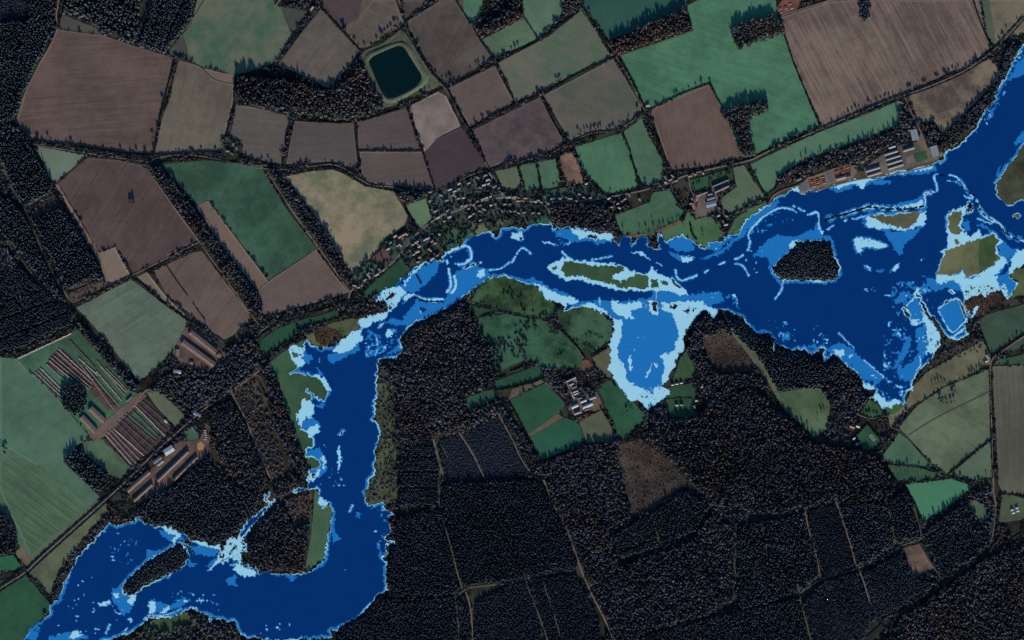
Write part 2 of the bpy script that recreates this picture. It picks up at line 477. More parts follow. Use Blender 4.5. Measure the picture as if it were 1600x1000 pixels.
 ('cleared_ground', (84, 70, 58), .3, 40, 8, .1, 1.2, "108 458 160 436 168 446 122 472 112 474"),
 ('cleared_ground', (66, 50, 40), .4, 40, 8, .1, 1.2, "446 788 470 772 488 770 484 815 462 826"),
 ('rough_pasture', (92, 92, 70), .22, 35, 16, .2, 1.1, "1424 606 1450 580 1500 552 1535 532 1548 555 1547 572 1513 588 1476 603 1430 632 1400 655 1392 668 1386 650 1400 640 1416 628"),
 ('rough_pasture', (84, 96, 74), .19, 35, 18, .2, 1.1, "1546 577 1548 686 1515 712 1481 740 1460 728 1420 684 1404 668 1432 634 1476 605 1513 590"),
 ('rough_pasture', (78, 96, 74), .14, 35, 18, .2, .8, "1484 741 1549 688 1551 747 1522 750"),
 ('rough_pasture', (66, 96, 72), .15, 35, 18, .2, .9, "1377 714 1405 676 1419 687 1458 729 1440 730 1385 722"),
 ('orchard_grass', (52, 82, 58), .2, 10, 12, .3, .9, "1385 726 1440 732 1475 743 1430 752 1402 750"),
 ('grass_field', (64, 112, 82), .1, 60, 14, .2, .5, "1415 757 1487 748 1521 760 1475 796 1442 815 1428 785"),
 ('stubble_field', (80, 81, 68), .15, 88, 10, .7, .7, "1550 573 1600 571 1600 782 1566 768 1560 756"),
 ('grass_field', (54, 78, 58), .17, 30, 14, .1, .9, "1548 570 1560 562 1600 538 1600 569"),
 ('grass_field', (54, 72, 58), .17, 30, 14, .2, 1.0, "1527 506 1540 492 1600 455 1600 522 1550 556 1543 545"),
 ('reed_bed', (64, 51, 42), .4, 30, 12, .1, 1.6, "1500 462 1522 452 1545 452 1578 466 1540 492 1520 505 1506 500"),
 ('rough_pasture', (72, 84, 62), .2, 30, 14, .2, 1.0, "1566 772 1600 790 1600 800 1560 818"),
 ('rough_pasture', (70, 88, 68), .2, 30, 14, .2, 1.0, "1510 790 1524 780 1543 797 1541 815 1534 820"),
 ('rough_pasture', (64, 72, 50), .25, 80, 14, .2, 1.3, "588 600 602 598 610 618 604 638 616 656 611 684 621 706 613 738 623 764 617 786 575 792 570 770 584 740 592 690 586 640"),
 ('pasture', (50, 76, 50), .2, 60, 14, .2, 1.0, "1062 562 1072 548 1085 575 1082 590 1050 596"),
 ('garden', (44, 76, 54), .2, 20, 14, .1, 1.0, "1042 606 1085 598 1088 630 1084 640 1095 650 1050 652 1040 640"),
 ('garden', (40, 76, 52), .2, 20, 14, .1, 1.0, "1338 681 1355 664 1373 684 1375 691 1365 700 1356 703 1348 700"),
 ('pasture', (52, 82, 52), .2, 60, 14, .1, 1.1, "1345 645 1358 624 1372 632 1380 648 1362 652"),
 ('pasture', (58, 86, 54), .2, 60, 14, .1, 1.1, "1385 634 1400 630 1416 632 1395 648 1384 646"),
 ('pasture', (62, 76, 48), .25, 0, 14, .1, 1.2, "222 980 240 968 265 966 290 956 308 960 305 985 240 1000"),
 # islands in the flood
 ('meadow', (50, 74, 48), .22, 10, 10, .2, .9, "855 415 900 404 965 412 1000 424 1030 430 1052 442 1040 452 1010 455 940 448 880 440"),
 ('meadow', (84, 86, 62), .2, 10, 10, .2, 1.0, "1345 330 1446 328 1446 352 1405 360 1370 350"),
 ('meadow', (80, 84, 58), .2, 70, 10, .2, 1.0, "1478 328 1508 324 1510 368 1500 384 1484 380"),
 ('meadow', (88, 92, 64), .2, 70, 12, .2, 1.2, "1456 440 1470 400 1480 380 1530 368 1560 360 1575 405 1560 435 1500 445"),
 ('meadow', (60, 80, 50), .2, 70, 12, .2, 1.0, "1530 375 1556 363 1565 380 1560 400 1550 416 1532 428 1528 400"),
 ('meadow', (58, 62, 46), .3, 70, 14, .2, 1.2, "1552 190 1600 190 1600 330 1552 330"),
 ('meadow', (74, 84, 50), .2, 70, 14, .1, 1.0, "1580 330 1594 330 1594 344 1580 344"),
 ('rough_pasture', (72, 84, 54), .2, 30, 14, .1, 1.0, "1570 425 1600 405 1600 450 1580 465 1590 440"),
 ('bank_grass', (76, 70, 52), .25, 20, 10, .1, 1.0, "1212 302 1252 286 1340 268 1400 262 1466 248 1468 258 1400 276 1335 284 1252 304 1200 322"),
 # village and yards
 ('garden', (46, 60, 48), .5, 20, 14, .0, 2.0, "600 378 640 370 657 362 678 344 668 308 700 292 758 268 785 298 850 298 912 288 945 306 950 345 880 352 800 352 735 372 700 396 640 420 612 402"),
 ('garden', (52, 84, 58), .25, 20, 14, .0, 1.2, "700 360 716 352 735 356 738 368 722 378 700 390 690 376"),
 ('garden', (84, 94, 70), .2, 20, 14, .0, .9, "735 352 762 345 765 362 736 368"),
 ('garden', (90, 98, 76), .2, 70, 14, .0, .8, "769 330 776 327 787 350 779 355"),
 ('garden', (40, 78, 54), .2, 20, 14, .0, .9, "834 337 856 334 858 350 836 350"),
 ('garden', (50, 64, 50), .4, 30, 14, .0, 1.5, "545 440 572 408 596 414 612 402 618 412 560 448"),
 ('garden', (52, 62, 46), .35, 30, 14, .0, 1.5, "346 214 362 212 378 220 376 248 348 244"),
 ('garden', (40, 76, 52), .2, 30, 14, .0, 1.0, "1076 282 1106 274 1106 296 1084 300"),
 ('garden', (56, 72, 52), .3, 30, 14, .0, 1.2, "1106 274 1144 262 1146 282 1112 296"),
 ('farmyard', (92, 84, 78), .2, 20, 10, .1, 1.0, "1082 303 1110 296 1140 280 1142 290 1122 306 1120 326 1103 340 1086 342"),
 ('farmyard', (90, 76, 66), .22, 20, 10, .1, 1.0, "890 630 905 618 932 612 940 628 942 638 930 642 912 646 900 652 888 640"),
 ('farmyard', (104, 88, 74), .18, 20, 10, .1, 1.0, "884 596 900 588 904 612 906 618 896 624"),
 ('sand_pit', (84, 62, 50), .35, 20, 10, .1, 1.4, "902 578 910 563 918 561 934 575 914 580"),
 ('farmyard', (82, 66, 56), .3, 35, 10, .2, 1.2, "268 553 290 512 300 508 352 552 352 560 335 578 310 578 284 570"),
 ('farmyard', (74, 60, 58), .25, 35, 10, .2, 1.2, "272 552 282 540 300 552 298 566 282 560"),
 ('farmyard', (80, 66, 57), .3, 40, 10, .2, 1.2, "194 768 234 734 252 718 268 696 284 690 312 686 322 660 330 668 328 706 312 722 268 756 215 790"),
 ('farmyard', (90, 78, 70), .2, -45, 10, .2, .9, "180 644 220 612 230 618 200 646 170 678 150 690 138 682"),
 ('works_yard', (94, 86, 74), .25, 20, 10, .1, 1.3, "1246 292 1262 278 1300 264 1330 256 1340 268 1332 278 1254 302"),
 ('works_yard', (92, 86, 74), .25, 20, 10, .1, 1.3, "1350 262 1380 240 1400 228 1432 222 1440 205 1448 232 1470 226 1474 246 1400 268 1354 280"),
 ('works_yard', (102, 62, 46), .3, 20, 10, .2, 1.3, "1262 280 1289 273 1292 287 1266 294"),
 ('works_yard', (102, 60, 46), .3, 20, 10, .2, 1.3, "1301 266 1327 259 1331 271 1304 279"),
 ('works_yard', (92, 60, 48), .3, 20, 10, .2, 1.3, "1212 12 1282 -6 1290 0 1244 16 1216 25"),
 ('concrete_pad', (84, 92, 94), .12, 20, 10, .1, .8, "1250 287 1260 284 1263 296 1254 301"),
 ('concrete_pad', (80, 86, 84), .12, 20, 10, .1, .8, "1290 268 1298 265 1303 283 1294 285"),
 ('concrete_pad', (94, 98, 92), .12, 20, 10, .1, .8, "1415 248 1426 241 1430 252 1418 256"),
 ('lawn', (48, 76, 50), .2, 70, 10, .1, .9, "1427 240 1446 234 1450 248 1432 254"),
 ('tennis_court', (122, 118, 116), .1, 50, 10, .1, .6, "1357 681 1362 678 1369 687 1365 690"),
 ('tennis_surface', (92, 84, 84), .08, 50, 10, .1, .4, "1359 681.3 1361.8 679.6 1367 686.8 1364.8 688.2"),
 ('rough_pasture', (70, 74, 58), .3, 30, 12, .1, 1.3, "563 88 568 80 600 66 626 46 634 52 645 70 692 134 660 146 612 166 600 168 580 138"),
 ('gravel_patch', (150, 112, 88), .2, 50, 10, .1, .9, "308 694 314 690 320 696 316 704 309 704"),
]
TWO = {(118, 112, 90): ((90, 96, 76), (134, 122, 98)), (91, 78, 71): ((82, 70, 64), (114, 100, 87)), (84, 75, 67): ((72, 64, 58), (112, 102, 84)), (90, 85, 73): ((80, 80, 66), (112, 102, 84)),
       (66, 88, 74): ((58, 86, 68), (96, 98, 80)), (79, 92, 78): ((66, 90, 70), (98, 94, 82)), (80, 80, 71): ((68, 78, 66), (94, 86, 76)), (74, 64, 65): ((58, 56, 56), (92, 78, 76))}
for nm, c, sp, an, pe, st, bl, pts in FIELDS:
    c2 = TWO.get(c)
    fine = 'court' in nm or 'tennis' in nm
    m = soil(nm, c, min(.5, sp * 1.45), an, pe, st * 1.25, bl * 1.25) if not c2 or 'meadow' in nm else soil(nm, c2[0], sp, an, pe, st, bl * 1.1, c2=c2[1])
    flat(nm, L(pts), m, jit=0.25 if fine else 0.45)
    if nm.split('_')[0] in ('ploughed', 'stubble', 'crop') or nm == 'grass_field':
        # headland: the unploughed lip round a field, worn paler in places
        p = L(pts)
        cx = sum(q[0] for q in p) / len(p); cy = sum(q[1] for q in p) / len(p)
        area = sum(p[i][0] * p[i - 1][1] - p[i - 1][0] * p[i][1] for i in range(len(p)))
        sg = 1 if area > 0 else -1
        q = []
        for i in range(len(p)):
            (ax, ay), (bx, by), (dx, dy) = p[i - 1], p[i], p[(i + 1) % len(p)]
            tx, ty = dx - ax, dy - ay
            tl = math.hypot(tx, ty) or 1
            q.append((bx + sg * ty / tl * 1.6, by - sg * tx / tl * 1.6))
        if nm != 'grass_field':
            mm = soil('headland', tuple(min(150, v * 1.14 + 4) for v in c), .2, 0, 9, 0, 1.2)
            for i in range(len(q)):
                a, b = q[i], q[(i + 1) % len(q)]
                if math.hypot(a[0] - b[0], a[1] - b[1]) > 25 and R.random() < .6 and 0 < a[0] < 1600 and 0 < a[1] < 1000:
                    strip('headland', [a, ((a[0] + b[0]) / 2 + R.uniform(-.5, .5), (a[1] + b[1]) / 2 + R.uniform(-.5, .5)), b], R.uniform(1.0, 2.2), mm)

# ------------------------------------------------------------------ roads, lanes, rides
M_ROAD = soil('asphalt', (104, 98, 94), .15, 0, 9, .0, .6)
M_LANE = soil('lane', (92, 86, 78), .2, 0, 9, .0, .8)
M_TRACK = soil('dirt_track', (102, 90, 77), .22, 0, 9, .0, .9)
M_RIDE_SHADE = soil('painted_shade_ride', (34, 36, 32), .3, 0, 9, .0, 1.0)  # tree shade over the ride, painted into its dark colour
M_RIDE = soil('grass_track', (76, 77, 64), .25, 0, 9, .0, 1.0)
M_RED = soil('bare_ditch', (70, 58, 52), .25, 0, 9, .0, 1.0)
M_FAINT = soil('faint_track', (64, 62, 54), .25, 0, 9, .0, 1.0)
ROADS = [
 ('grass_track', M_FAINT, .6, "770 796 782 822 796 850 810 880"),
 ('grass_track', M_FAINT, .6, "1168 816 1174 860 1180 900 1184 940"),
 ('grass_track', M_FAINT, .6, "1190 812 1196 850 1202 890 1206 930"),
 ('grass_track', M_FAINT, .6, "1212 810 1220 850 1226 890 1230 920"),
 ('grass_track', M_FAINT, .8, "626 716 650 715 678 714"), ('grass_track', M_FAINT, .8, "626 737 655 737 684 736"), ('grass_track', M_FAINT, .8, "626 762 655 762 686 761"),
 ('grass_track', M_FAINT, .8, "260 -20 242 38 226 72"), ('grass_track', M_FAINT, .8, "290 -5 268 44 254 80"),
 ('grass_track', M_FAINT, .7, "10 470 50 458 72 450"), ('grass_track', M_FAINT, .7, "0 500 50 482 90 470"), ('grass_track', M_FAINT, .7, "0 530 50 512 104 488"), ('grass_track', M_FAINT, .7, "20 432 32 470 44 520"),
 ('grass_track', M_FAINT, .8, "1072 772 1084 798 1092 818"), ('grass_track', M_FAINT, .7, "1020 812 1028 840 1034 856"), ('grass_track', M_FAINT, .7, "970 862 1000 850 1040 838 1070 826"),
 ('grass_track', M_FAINT, .8, "1484 815 1500 846 1512 872"), ('grass_track', M_FAINT, .8, "780 790 800 840 812 872"),
 ('grass_track', M_FAINT, .9, "614 940 650 938 690 932 716 926"),
 ('grass_track', M_RIDE, 1.0, "692 700 700 716"),
 ('lane', M_LANE, 1.7, "48 222 58 227 120 237 200 249 232 253 245 247 290 242 340 249 400 262 442 265 482 261 517 257 540 265 560 279 582 290 612 292 637 299 670 300 700 292 735 274 765 265 800 257 845 246 865 238 892 222 920 210 940 207 962 205 980 195 1007 177"),
 ('lane', M_LANE, 1.6, "617 -60 618 0 632 36 645 68 660 95 680 124 697 140 718 180 735 206 757 252 767 268 785 302 787 311"),
 ('lane', M_TRACK, 1.2, "905 -60 908 6 930 40 950 68 980 117 992 142 1007 172 1017 195 1030 225 1040 250 1046 266"),
 ('road', M_ROAD, 2.0, "912 314 940 310 985 302 1015 295 1050 285 1067 276 1112 264 1170 251 1200 237 1282 202 1375 163 1417 148 1465 130 1512 108 1550 81 1575 56 1600 28 1660 -30"),
 ('road', M_ROAD, 2.2, "432 502 475 492 535 475 548 456 555 450 590 428 612 412 635 385 655 362 682 342 712 330 750 315 785 309 800 310 815 314 850 316 880 314 912 314"),
 ('lane', M_LANE, 1.2, "806 316 815 332 824 350"),
 ('lane', M_LANE, 1.1, "660 352 672 372 686 386"),
 ('lane', M_LANE, 1.1, "766 306 774 318 776 330"),
 ('lane', M_LANE, 1.1, "718 320 724 306 738 300 752 300"),
 ('lane', M_LANE, 1.5, "697 292 703 305 708 318 712 330"),
 ('lane', M_LANE, 1.3, "738 272 742 284 745 296"),
 ('lane', M_LANE, 1.5, "432 502 412 515 400 528 388 545 372 555"),
 ('road', M_ROAD, 2.0, "-70 965 0 920 40 894 70 866 192 757 250 700 320 639 337 627 390 591 412 573"),
 ('dirt_track', M_TRACK, 1.6, "228 262 262 310 310 376 352 435 402 505"),
 ('dirt_track', M_TRACK, 1.4, "172 446 207 430 260 404 312 378"),
 ('dirt_track', M_TRACK, 1.3, "256 84 280 55 300 32 325 -10 350 -60"),
 ('dirt_track', M_TRACK, 1.2, "275 93 300 100 314 106 330 122 345 129 367 133"),
 ('dirt_track', M_TRACK, 2.4, "90 44 84 60 76 76 62 100 48 128 38 150 30 176 25 190"),
 ('dirt_track', M_TRACK, 2.2, "92 -60 92 0 88 22 90 40"),
 ('dirt_track', M_RIDE, 2.6, "250 -60 236 2 224 32 213 64"),
 ('grass_track', M_RIDE, 1.6, "160 55 207 72 255 86 278 94"),
 ('dirt_track', M_TRACK, 2.2, "404 258 420 272 450 320 497 386 548 458"),
 ('dirt_track', M_LANE, 1.6, "400 258 440 260"),
 ('dirt_track', M_TRACK, 2.0, "403 456 421 440 460 414 496 389"),
 ('dirt_track', M_TRACK, 2.0, "430 10 458 -30"),
 ('lane', M_LANE, 1.6, "500 10 480 38 455 72 430 102"),
 ('grass_track', M_RIDE, 3.0, "-60 240 0 256 8 270 22 300 38 326 52 360 68 398 84 430 100 455 112 472"),
 ('grass_track', M_RIDE, 1.6, "-40 360 0 366 14 384 32 404 52 430 72 452 92 470 112 484"),
 ('grass_track', M_RIDE, 1.6, "40 324 60 312 82 301"),
 ('grass_track', M_RIDE, 1.3, "108 452 140 440 158 430"),
 ('dirt_track', M_TRACK, 2.0, "357 605 366 622 382 652 398 690 408 715 424 752"),
 ('dirt_track', M_RIDE, 1.4, "328 710 342 738 356 768 376 806 385 815"),
 ('grass_track', M_RIDE, 1.6, "337 628 360 616 380 600 392 590 405 588 416 610 430 640 440 670 450 695 465 722 478 745"),
 ('grass_track', M_RIDE, 1.2, "332 700 350 690 366 682"),
 ('dirt_track', M_RIDE, 1.6, "222 615 240 606 268 552"),
 ('dirt_track', M_TRACK, 1.8, "146 692 170 670 200 645 222 616 232 608"),
 ('dirt_track', M_TRACK, 2.0, "717 676 728 692 740 712 757 747"),
 ('dirt_track', M_TRACK, 1.6, "778 646 790 668 803 692 815 718 835 745 850 752"),
 ('dirt_track', M_TRACK, 2.6, "850 750 860 780 872 802 887 832 907 887 925 930 942 962 957 1000 975 1060"),
 ('dirt_track', M_TRACK, 2.4, "677 686 682 708 690 735 694 750"),
 ('grass_track', M_RIDE, 2.6, "682 690 688 742 686 795"),
 ('grass_track', M_RIDE, 2.0, "690 812 700 840 708 870 716 900 722 920"),
 ('grass_track', M_RIDE, 2.4, "712 935 726 922 750 916 800 911 830 902 870 894 895 892"),
 ('dirt_track', M_TRACK, 1.8, "728 925 735 950 738 985 742 1050"),
 ('dirt_track', M_RIDE, 1.5, "712 940 716 970 720 1040"),
 ('dirt_track', M_RIDE, 1.7, "820 905 832 938 844 968 855 1000 868 1060"),
 ('dirt_track', M_RIDE, 1.2, "850 915 860 945 872 982 876 1000"),
 ('dirt_track', M_RIDE, 1.2, "938 972 920 985 905 1000"),
 ('grass_track', M_FAINT, 1.6, "950 840 965 872 975 895"),
 ('grass_track', M_FAINT, 1.6, "965 874 1010 862 1050 845 1080 832"),
 ('grass_track', M_FAINT, 1.3, "1075 750 1100 775 1115 798 1150 800 1172 802 1210 806"),
 ('grass_track', M_FAINT, 1.2, "1110 770 1150 795 1175 803"),
 ('grass_track', M_RIDE, 1.6, "1000 992 1030 982 1060 977 1100 966"),
 ('grass_track', M_RIDE, 1.0, "1150 815 1150 850 1148 880 1152 930"),
 ('dirt_track', M_RIDE, 1.6, "1216 806 1260 795 1306 783"),
 ('dirt_track', M_TRACK, 1.8, "1258 800 1266 838 1275 868 1282 905"),
 ('dirt_track', M_TRACK, 2.0, "1306 784 1316 812 1328 850 1338 885 1346 900 1356 930 1362 955"),
 ('dirt_track', M_RIDE, 2.0, "1245 930 1285 905 1340 888 1380 870 1412 852 1440 842 1475 822"),
 ('dirt_track', M_RIDE, 1.6, "1247 912 1252 945 1262 980 1275 1040"),
 ('dirt_track', M_RIDE, 1.6, "1420 766 1430 800 1440 838"),
 ('dirt_track', M_RIDE, 1.4, "1390 800 1394 825 1400 850"),
 ('dirt_track', M_RIDE, 1.4, "1436 850 1452 876 1470 904"),
 ('painted_shade_ride', M_RIDE_SHADE, 6.5, "1340 1010 1400 962 1462 920 1500 892 1560 856 1610 828"),  # broad dark strip painted in place of the trees' cast shadow
 ('grass_track', M_RIDE, 2.4, "1550 762 1556 790 1552 830 1548 850"),
 ('lane', M_TRACK, 2.0, "1545 740 1550 700 1548 640 1547 590 1549 565 1562 552 1600 526 1660 490"),
 ('dirt_track', M_TRACK, 1.4, "1550 690 1551 730 1552 765 1556 790"),
 ('dirt_track', M_TRACK, 1.3, "1548 690 1552 740 1553 765"),
 ('grass_track', M_RIDE, 1.2, "1392 668 1412 678 1430 700 1455 728"),
 ('grass_track', M_RIDE, 1.2, "1420 680 1460 655 1510 630 1546 612"),
 ('dirt_track', M_TRACK, 1.3, "1378 720 1420 728 1462 735 1484 742"),
 ('dirt_track', M_TRACK, 1.8, "1412 148 1418 162 1428 185 1438 205 1448 230 1452 250"),
 ('dirt_track', M_TRACK, 1.8, "1200 322 1212 303 1250 290 1256 302 1335 282 1400 272 1468 256"),
 ('dirt_track', M_TRACK, 2.0, "1222 24 1260 12 1292 2 1332 -12"),
 ('dirt_track', M_RIDE, 1.2, "968 87 1010 73 1050 60 1084 48"),
 ('farm_track', M_LANE, 1.4, "1076 274 1078 292 1084 306"),
 ('farm_track', M_LANE, 1.4, "1128 300 1130 325 1135 338 1160 330 1195 318"),
 ('farm_track', M_TRACK, 1.3, "882 620 872 612 862 606 852 597"),
 ('ditch', M_RED, 1.8, "842 448 836 460 828 472 823 482"),
 ('farm_track', M_TRACK, 1.3, "912 560 898 540 880 520 862 502 840 496 800 490 770 482 740 474 728 470"),
 ('farm_track', M_TRACK, 1.3, "1300 636 1330 640 1340 648 1362 654 1385 650 1395 656"),
 ('dirt_track', M_RIDE, 1.4, "36 890 50 905 66 924 80 942"),
 ('dirt_track', M_RIDE, 1.4, "485 764 486 800 484 845 476 894"),
 ('dirt_track', M_RIDE, 1.0, "402 858 412 878 420 894"),
 ('dirt_track', M_RIDE, 2.0, "1240 800 1262 806"),
]
RIDES = []
for nm, m, w, pts in ROADS:
    ln = L(pts)
    strip(nm, ln, w, m)
    RIDES.append((smooth(ln, 3), w))

# ------------------------------------------------------------------ the flood: three depths of water, edges stepped like the ground they meet
OX, OY, GW, GH = -70, -70, 1740, 1140


def smooth_noise(cell, seed):
    rs = np.random.RandomState(seed)
    a = rs.rand(GH // cell + 3, GW // cell + 3)
    y = np.arange(GH) / cell
    x = np.arange(GW) / cell
    y0 = y.astype(int); x0 = x.astype(int)
    fy = (y - y0)[:, None]; fx = (x - x0)[None, :]
    fy = fy * fy * (3 - 2 * fy); fx = fx * fx * (3 - 2 * fx)
    A = a[y0][:, x0]; B = a[y0][:, x0 + 1]; C = a[y0 + 1][:, x0]; D = a[y0 + 1][:, x0 + 1]
    return (A * (1 - fx) + B * fx) * (1 - fy) + (C * (1 - fx) + D * fx) * fy


def fill(mask, pts, val=True):
    p = [(x - OX, y - OY) for x, y in pts]
    ys = [q[1] for q in p]
    for row in range(max(0, int(min(ys)) - 1), min(GH, int(max(ys)) + 2)):
        yc = row + 0.5
        xs = []
        for i in range(len(p)):
            x1, y1 = p[i]; x2, y2 = p[(i + 1) % len(p)]
            if (y1 <= yc) != (y2 <= yc):
                xs.append(x1 + (x2 - x1) * (yc - y1) / (y2 - y1))
        xs.sort()
        for a, b in zip(xs[::2], xs[1::2]):
            a = max(0, int(round(a))); b = min(GW, int(round(b)))
            if b > a:
                mask[row, a:b] = val


def draw(mask, line, w, val=True):
    pts = smooth(line, 8)
    for (x1, y1), (x2, y2) in zip(pts[:-1], pts[1:]):
        k = max(1, int(math.hypot(x2 - x1, y2 - y1) * 2))
        for j in range(k):
            x = x1 + (x2 - x1) * j / k - OX; y = y1 + (y2 - y1) * j / k - OY
            r = w / 2 * R.uniform(0.6, 1.25)
            a, b = int(round(x - r)), int(round(x + r)); c, d = int(round(y - r)), int(round(y + r))
            mask[max(0, c):max(c + 1, d), max(0, a):max(a + 1, b)] = val


def dilate(m):
    o = m.copy()
    o[1:] |= m[:-1]; o[:-1] |= m[1:]; o[:, 1:] |= m[:, :-1]; o[:, :-1] |= m[:, 1:]
    return o


n4a, n4b = smooth_noise(4, 1), smooth_noise(4, 2)
n2a, n2b = smooth_noise(2, 3), smooth_noise(2, 4)
WX = np.rint((n4a - .5) * 4.4 + (n2a - .5) * 2.2).astype(int)
WY = np.rint((n4b - .5) * 4.4 + (n2b - .5) * 2.2).astype(int)
IY, IX = np.mgrid[0:GH, 0:GW]


def warp(m, k=1.0):
    return m[np.clip(IY + np.rint(WY * k).astype(int), 0, GH - 1), np.clip(IX + np.rint(WX * k).astype(int), 0, GW - 1)]


FLOOD = """-10 1045 37 1000 50 980 77 960 80 945 92 935 100 910 110 892 122 870 145 845 162 827 172 815 178 822 200 816 210 815 213 806 220 808 221 815 235 819
242 825 252 820 275 827 292 838 300 845 320 845 327 852 345 851 347 858 344 866 357 842 361 839 370 842 376 829 388 811 400 804 415 791 420 785 412 781
411 775 422 767 425 771 418 778 423 783 430 777 431 784 408 805 398 817 386 835 377 846 389 854 387 861 376 863 378 872 379 884 390 881 396 890 400 884 405 897 420 893 425 897 475 896 487 892
507 872 511 845 516 822 522 800 512 786 507 795 497 783 498 773 496 764 482 767 460 771 456 766 467 761 482 763 480 750 482 740 485 732 497 730 500 720 492 714 477 715 477 700 490 695 488 686 482 682
481 674 470 672 467 662 461 655 469 635 472 622 486 627 485 615 478 612 479 604 492 620 507 626 511 611 505 597 486 586 460 582 451 587 450 582 465 575 455 560 450 542 462 539 472 545 477 537
480 530 485 537 502 545 522 541 537 530 550 519 562 513 561 500 562 497 585 492 607 487 609 480 600 470 586 472 587 462 600 451 617 447 627 435 642 425 647 417 665 410 680 404 691 410 692 397
707 387 725 382 730 372 750 365 767 362 772 371 780 370 783 357 800 354 822 357 840 350 857 351 861 344 864 357 885 355 900 356 917 357 935 364 955 365 960 375 966 382 972 370 985 372 989 381
1000 371 1012 372 1015 387 1032 390 1026 375 1030 366 1042 377 1067 366 1077 372 1100 389 1110 377 1127 380 1132 369 1155 365 1162 347 1175 337 1187 327 1200 321 1212 310 1237 296 1246 291 1252 301
1275 297 1300 291 1335 280 1375 277 1395 270 1450 259 1460 255 1475 250 1477 237 1500 225 1525 200 1537 175 1555 155 1560 140 1575 112 1590 82 1600 67 1680 -20 1680 415 1600 412 1585 422 1576 429 1591 445 1575 467
1562 455 1548 456 1542 463 1530 459 1522 464 1506 470 1508 482 1518 492 1524 478 1530 478 1522 492 1514 498 1507 488 1500 464 1506 484 1512 500 1507 507 1513 521 1505 527 1495 531 1485 532 1470 512
1458 496 1452 494 1458 506 1466 518 1472 540 1460 550 1450 567 1436 580 1425 595 1427 607 1415 615 1415 632 1400 630 1392 640 1387 632 1382 642 1365 622 1360 622 1370 610 1350 607 1345 590 1325 572 1310 560
1302 552 1287 567 1287 542 1267 554 1260 546 1232 546 1215 537 1207 550 1212 530 1200 520 1185 522 1170 510 1162 500 1160 497 1137 485 1125 482 1115 497 1100 482 1090 492 1085 500 1067 525 1070 542 1057 562 1045 592
1035 602 1047 615 1030 627 1017 637 1010 639 1000 627 982 625 972 607 960 592 950 577 955 560 952 537 960 515 955 500 950 492 925 482 910 477 896 481 882 487 880 475 862 470 850 467 842 450 827 445 800 435 790 431 765 434
750 445 730 460 707 477 687 487 665 497 652 502 640 510 625 532 631 545 620 560 605 559 590 562 589 600 587 630 584 655 595 670 589 695 585 717 586 740 577 750 572 765 570 780 575 791 600 785 602 795 619 804 606 807
611 830 602 842 617 846 617 851 605 850 602 857 607 866 597 872 606 880 602 897 605 924 592 927 577 947 555 967 540 972 527 985 515 984 520 995 505 997 475 998 440 1003 400 997 382 995 370 982 367 972 347 969
330 965 330 977 325 960 310 955 297 952 285 957 270 965 230 967 222 977 200 990 175 997 155 1003 130 1045"""
LAND = [
 "275 850 282 848 292 860 295 872 282 890 255 902 225 917 205 931 192 925 192 915 207 897 230 877 255 862",
 "287 841 300 848 300 853 290 850",
 "882 407 900 409 930 415 965 416 975 422 960 430 955 435 970 440 990 430 992 426 1012 432 1014 450 970 450 955 445 940 440 920 437 905 430 885 434 877 422",
 "862 418 870 414 872 421 864 424", "1018 437 1027 437 1028 450 1018 451", "1032 438 1045 440 1041 445 1033 444",
 "1020 472 1027 472 1026 485 1021 484", "1046 479 1059 476 1055 482 1048 482", "1066 486 1078 484 1076 488 1068 488",
 "1242 377 1275 376 1299 377 1302 400 1310 415 1310 432 1300 439 1220 437 1207 427 1207 417 1220 405 1235 392 1242 385",
 "1355 335 1375 336 1400 336 1432 331 1443 331 1435 337 1432 347 1420 356 1402 355 1385 350 1372 344",
 "1487 332 1502 329 1504 335 1497 352 1505 362 1490 367 1482 360 1482 342", "1491 375 1498 374 1498 380 1491 380",
 "1477 390 1497 386 1515 377 1535 372 1550 365 1560 375 1555 385 1555 397 1565 402 1552 415 1532 427 1509 436 1504 422 1487 431 1464 429 1470 410 1477 395",
 "1680 160 1600 220 1590 242 1580 250 1557 287 1557 305 1577 321 1600 310 1680 300", "1583 337 1590 334 1595 337 1590 341",
 "1431 462 1432 457 1436 460 1437 464", "1412 481 1418 487 1424 500 1420 498 1411 484",
 "1438 470 1444 474 1446 480 1453 494 1458 494 1466 506 1480 524 1487 532 1482 534 1466 516 1456 502 1448 494 1441 480",
 "1470 477 1478 471 1486 468 1484 470 1476 475", "1497 470 1501 473 1508 486 1512 496 1507 495 1500 480",
 "1505 455 1516 453 1512 458", "1538 456 1545 457 1542 459", "1546 449 1556 450 1552 453", "1560 455 1566 454 1567 461 1562 461",
 "1485 456 1488 457 1487 461 1485 460", "915 366 920 368 934 370 930 373 920 371", "455 552 464 549 466 556 460 558", "553 508 558 509 556 514 553 513",
 "1512 317 1519 318 1518 326 1513 330", "1512 330 1518 328 1519 331 1515 333", "606 465 612 460 617 458 612 466 604 470",
 "486 741 492 740 494 744 487 746", "532 675 538 672 536 680 531 679", "343 872 349 865 350 870 346 874", "356 866 370 852 372 855 360 865",
]
BANKLINE = [("1287 345 1300 340 1315 336 1330 332 1350 325 1360 323 1380 326 1400 326 1422 326 1443 322", 2.7), ("1446 303 1463 299", 1.3), ("1470 274 1478 275", 1.6), ("1500 285 1505 290 1514 302 1524 304", 1.5),
            ("1526 318 1530 324 1538 336 1552 345", 1.8), ("1562 355 1568 362 1580 370 1592 375", 2.0), ("645 462 660 469 675 471 692 470", 2.0), ("726 419 738 414 750 412", 2.0), ("650 427 656 440 660 446", 1.2),
            ("966 416 974 420", 4.0), ("1426 596 1438 582 1450 571", 1.6), ("289 843 305 866", 1.6), ("1050 437 1056 445 1064 450", 2.0), ("989 374 986 383", 2.0)]
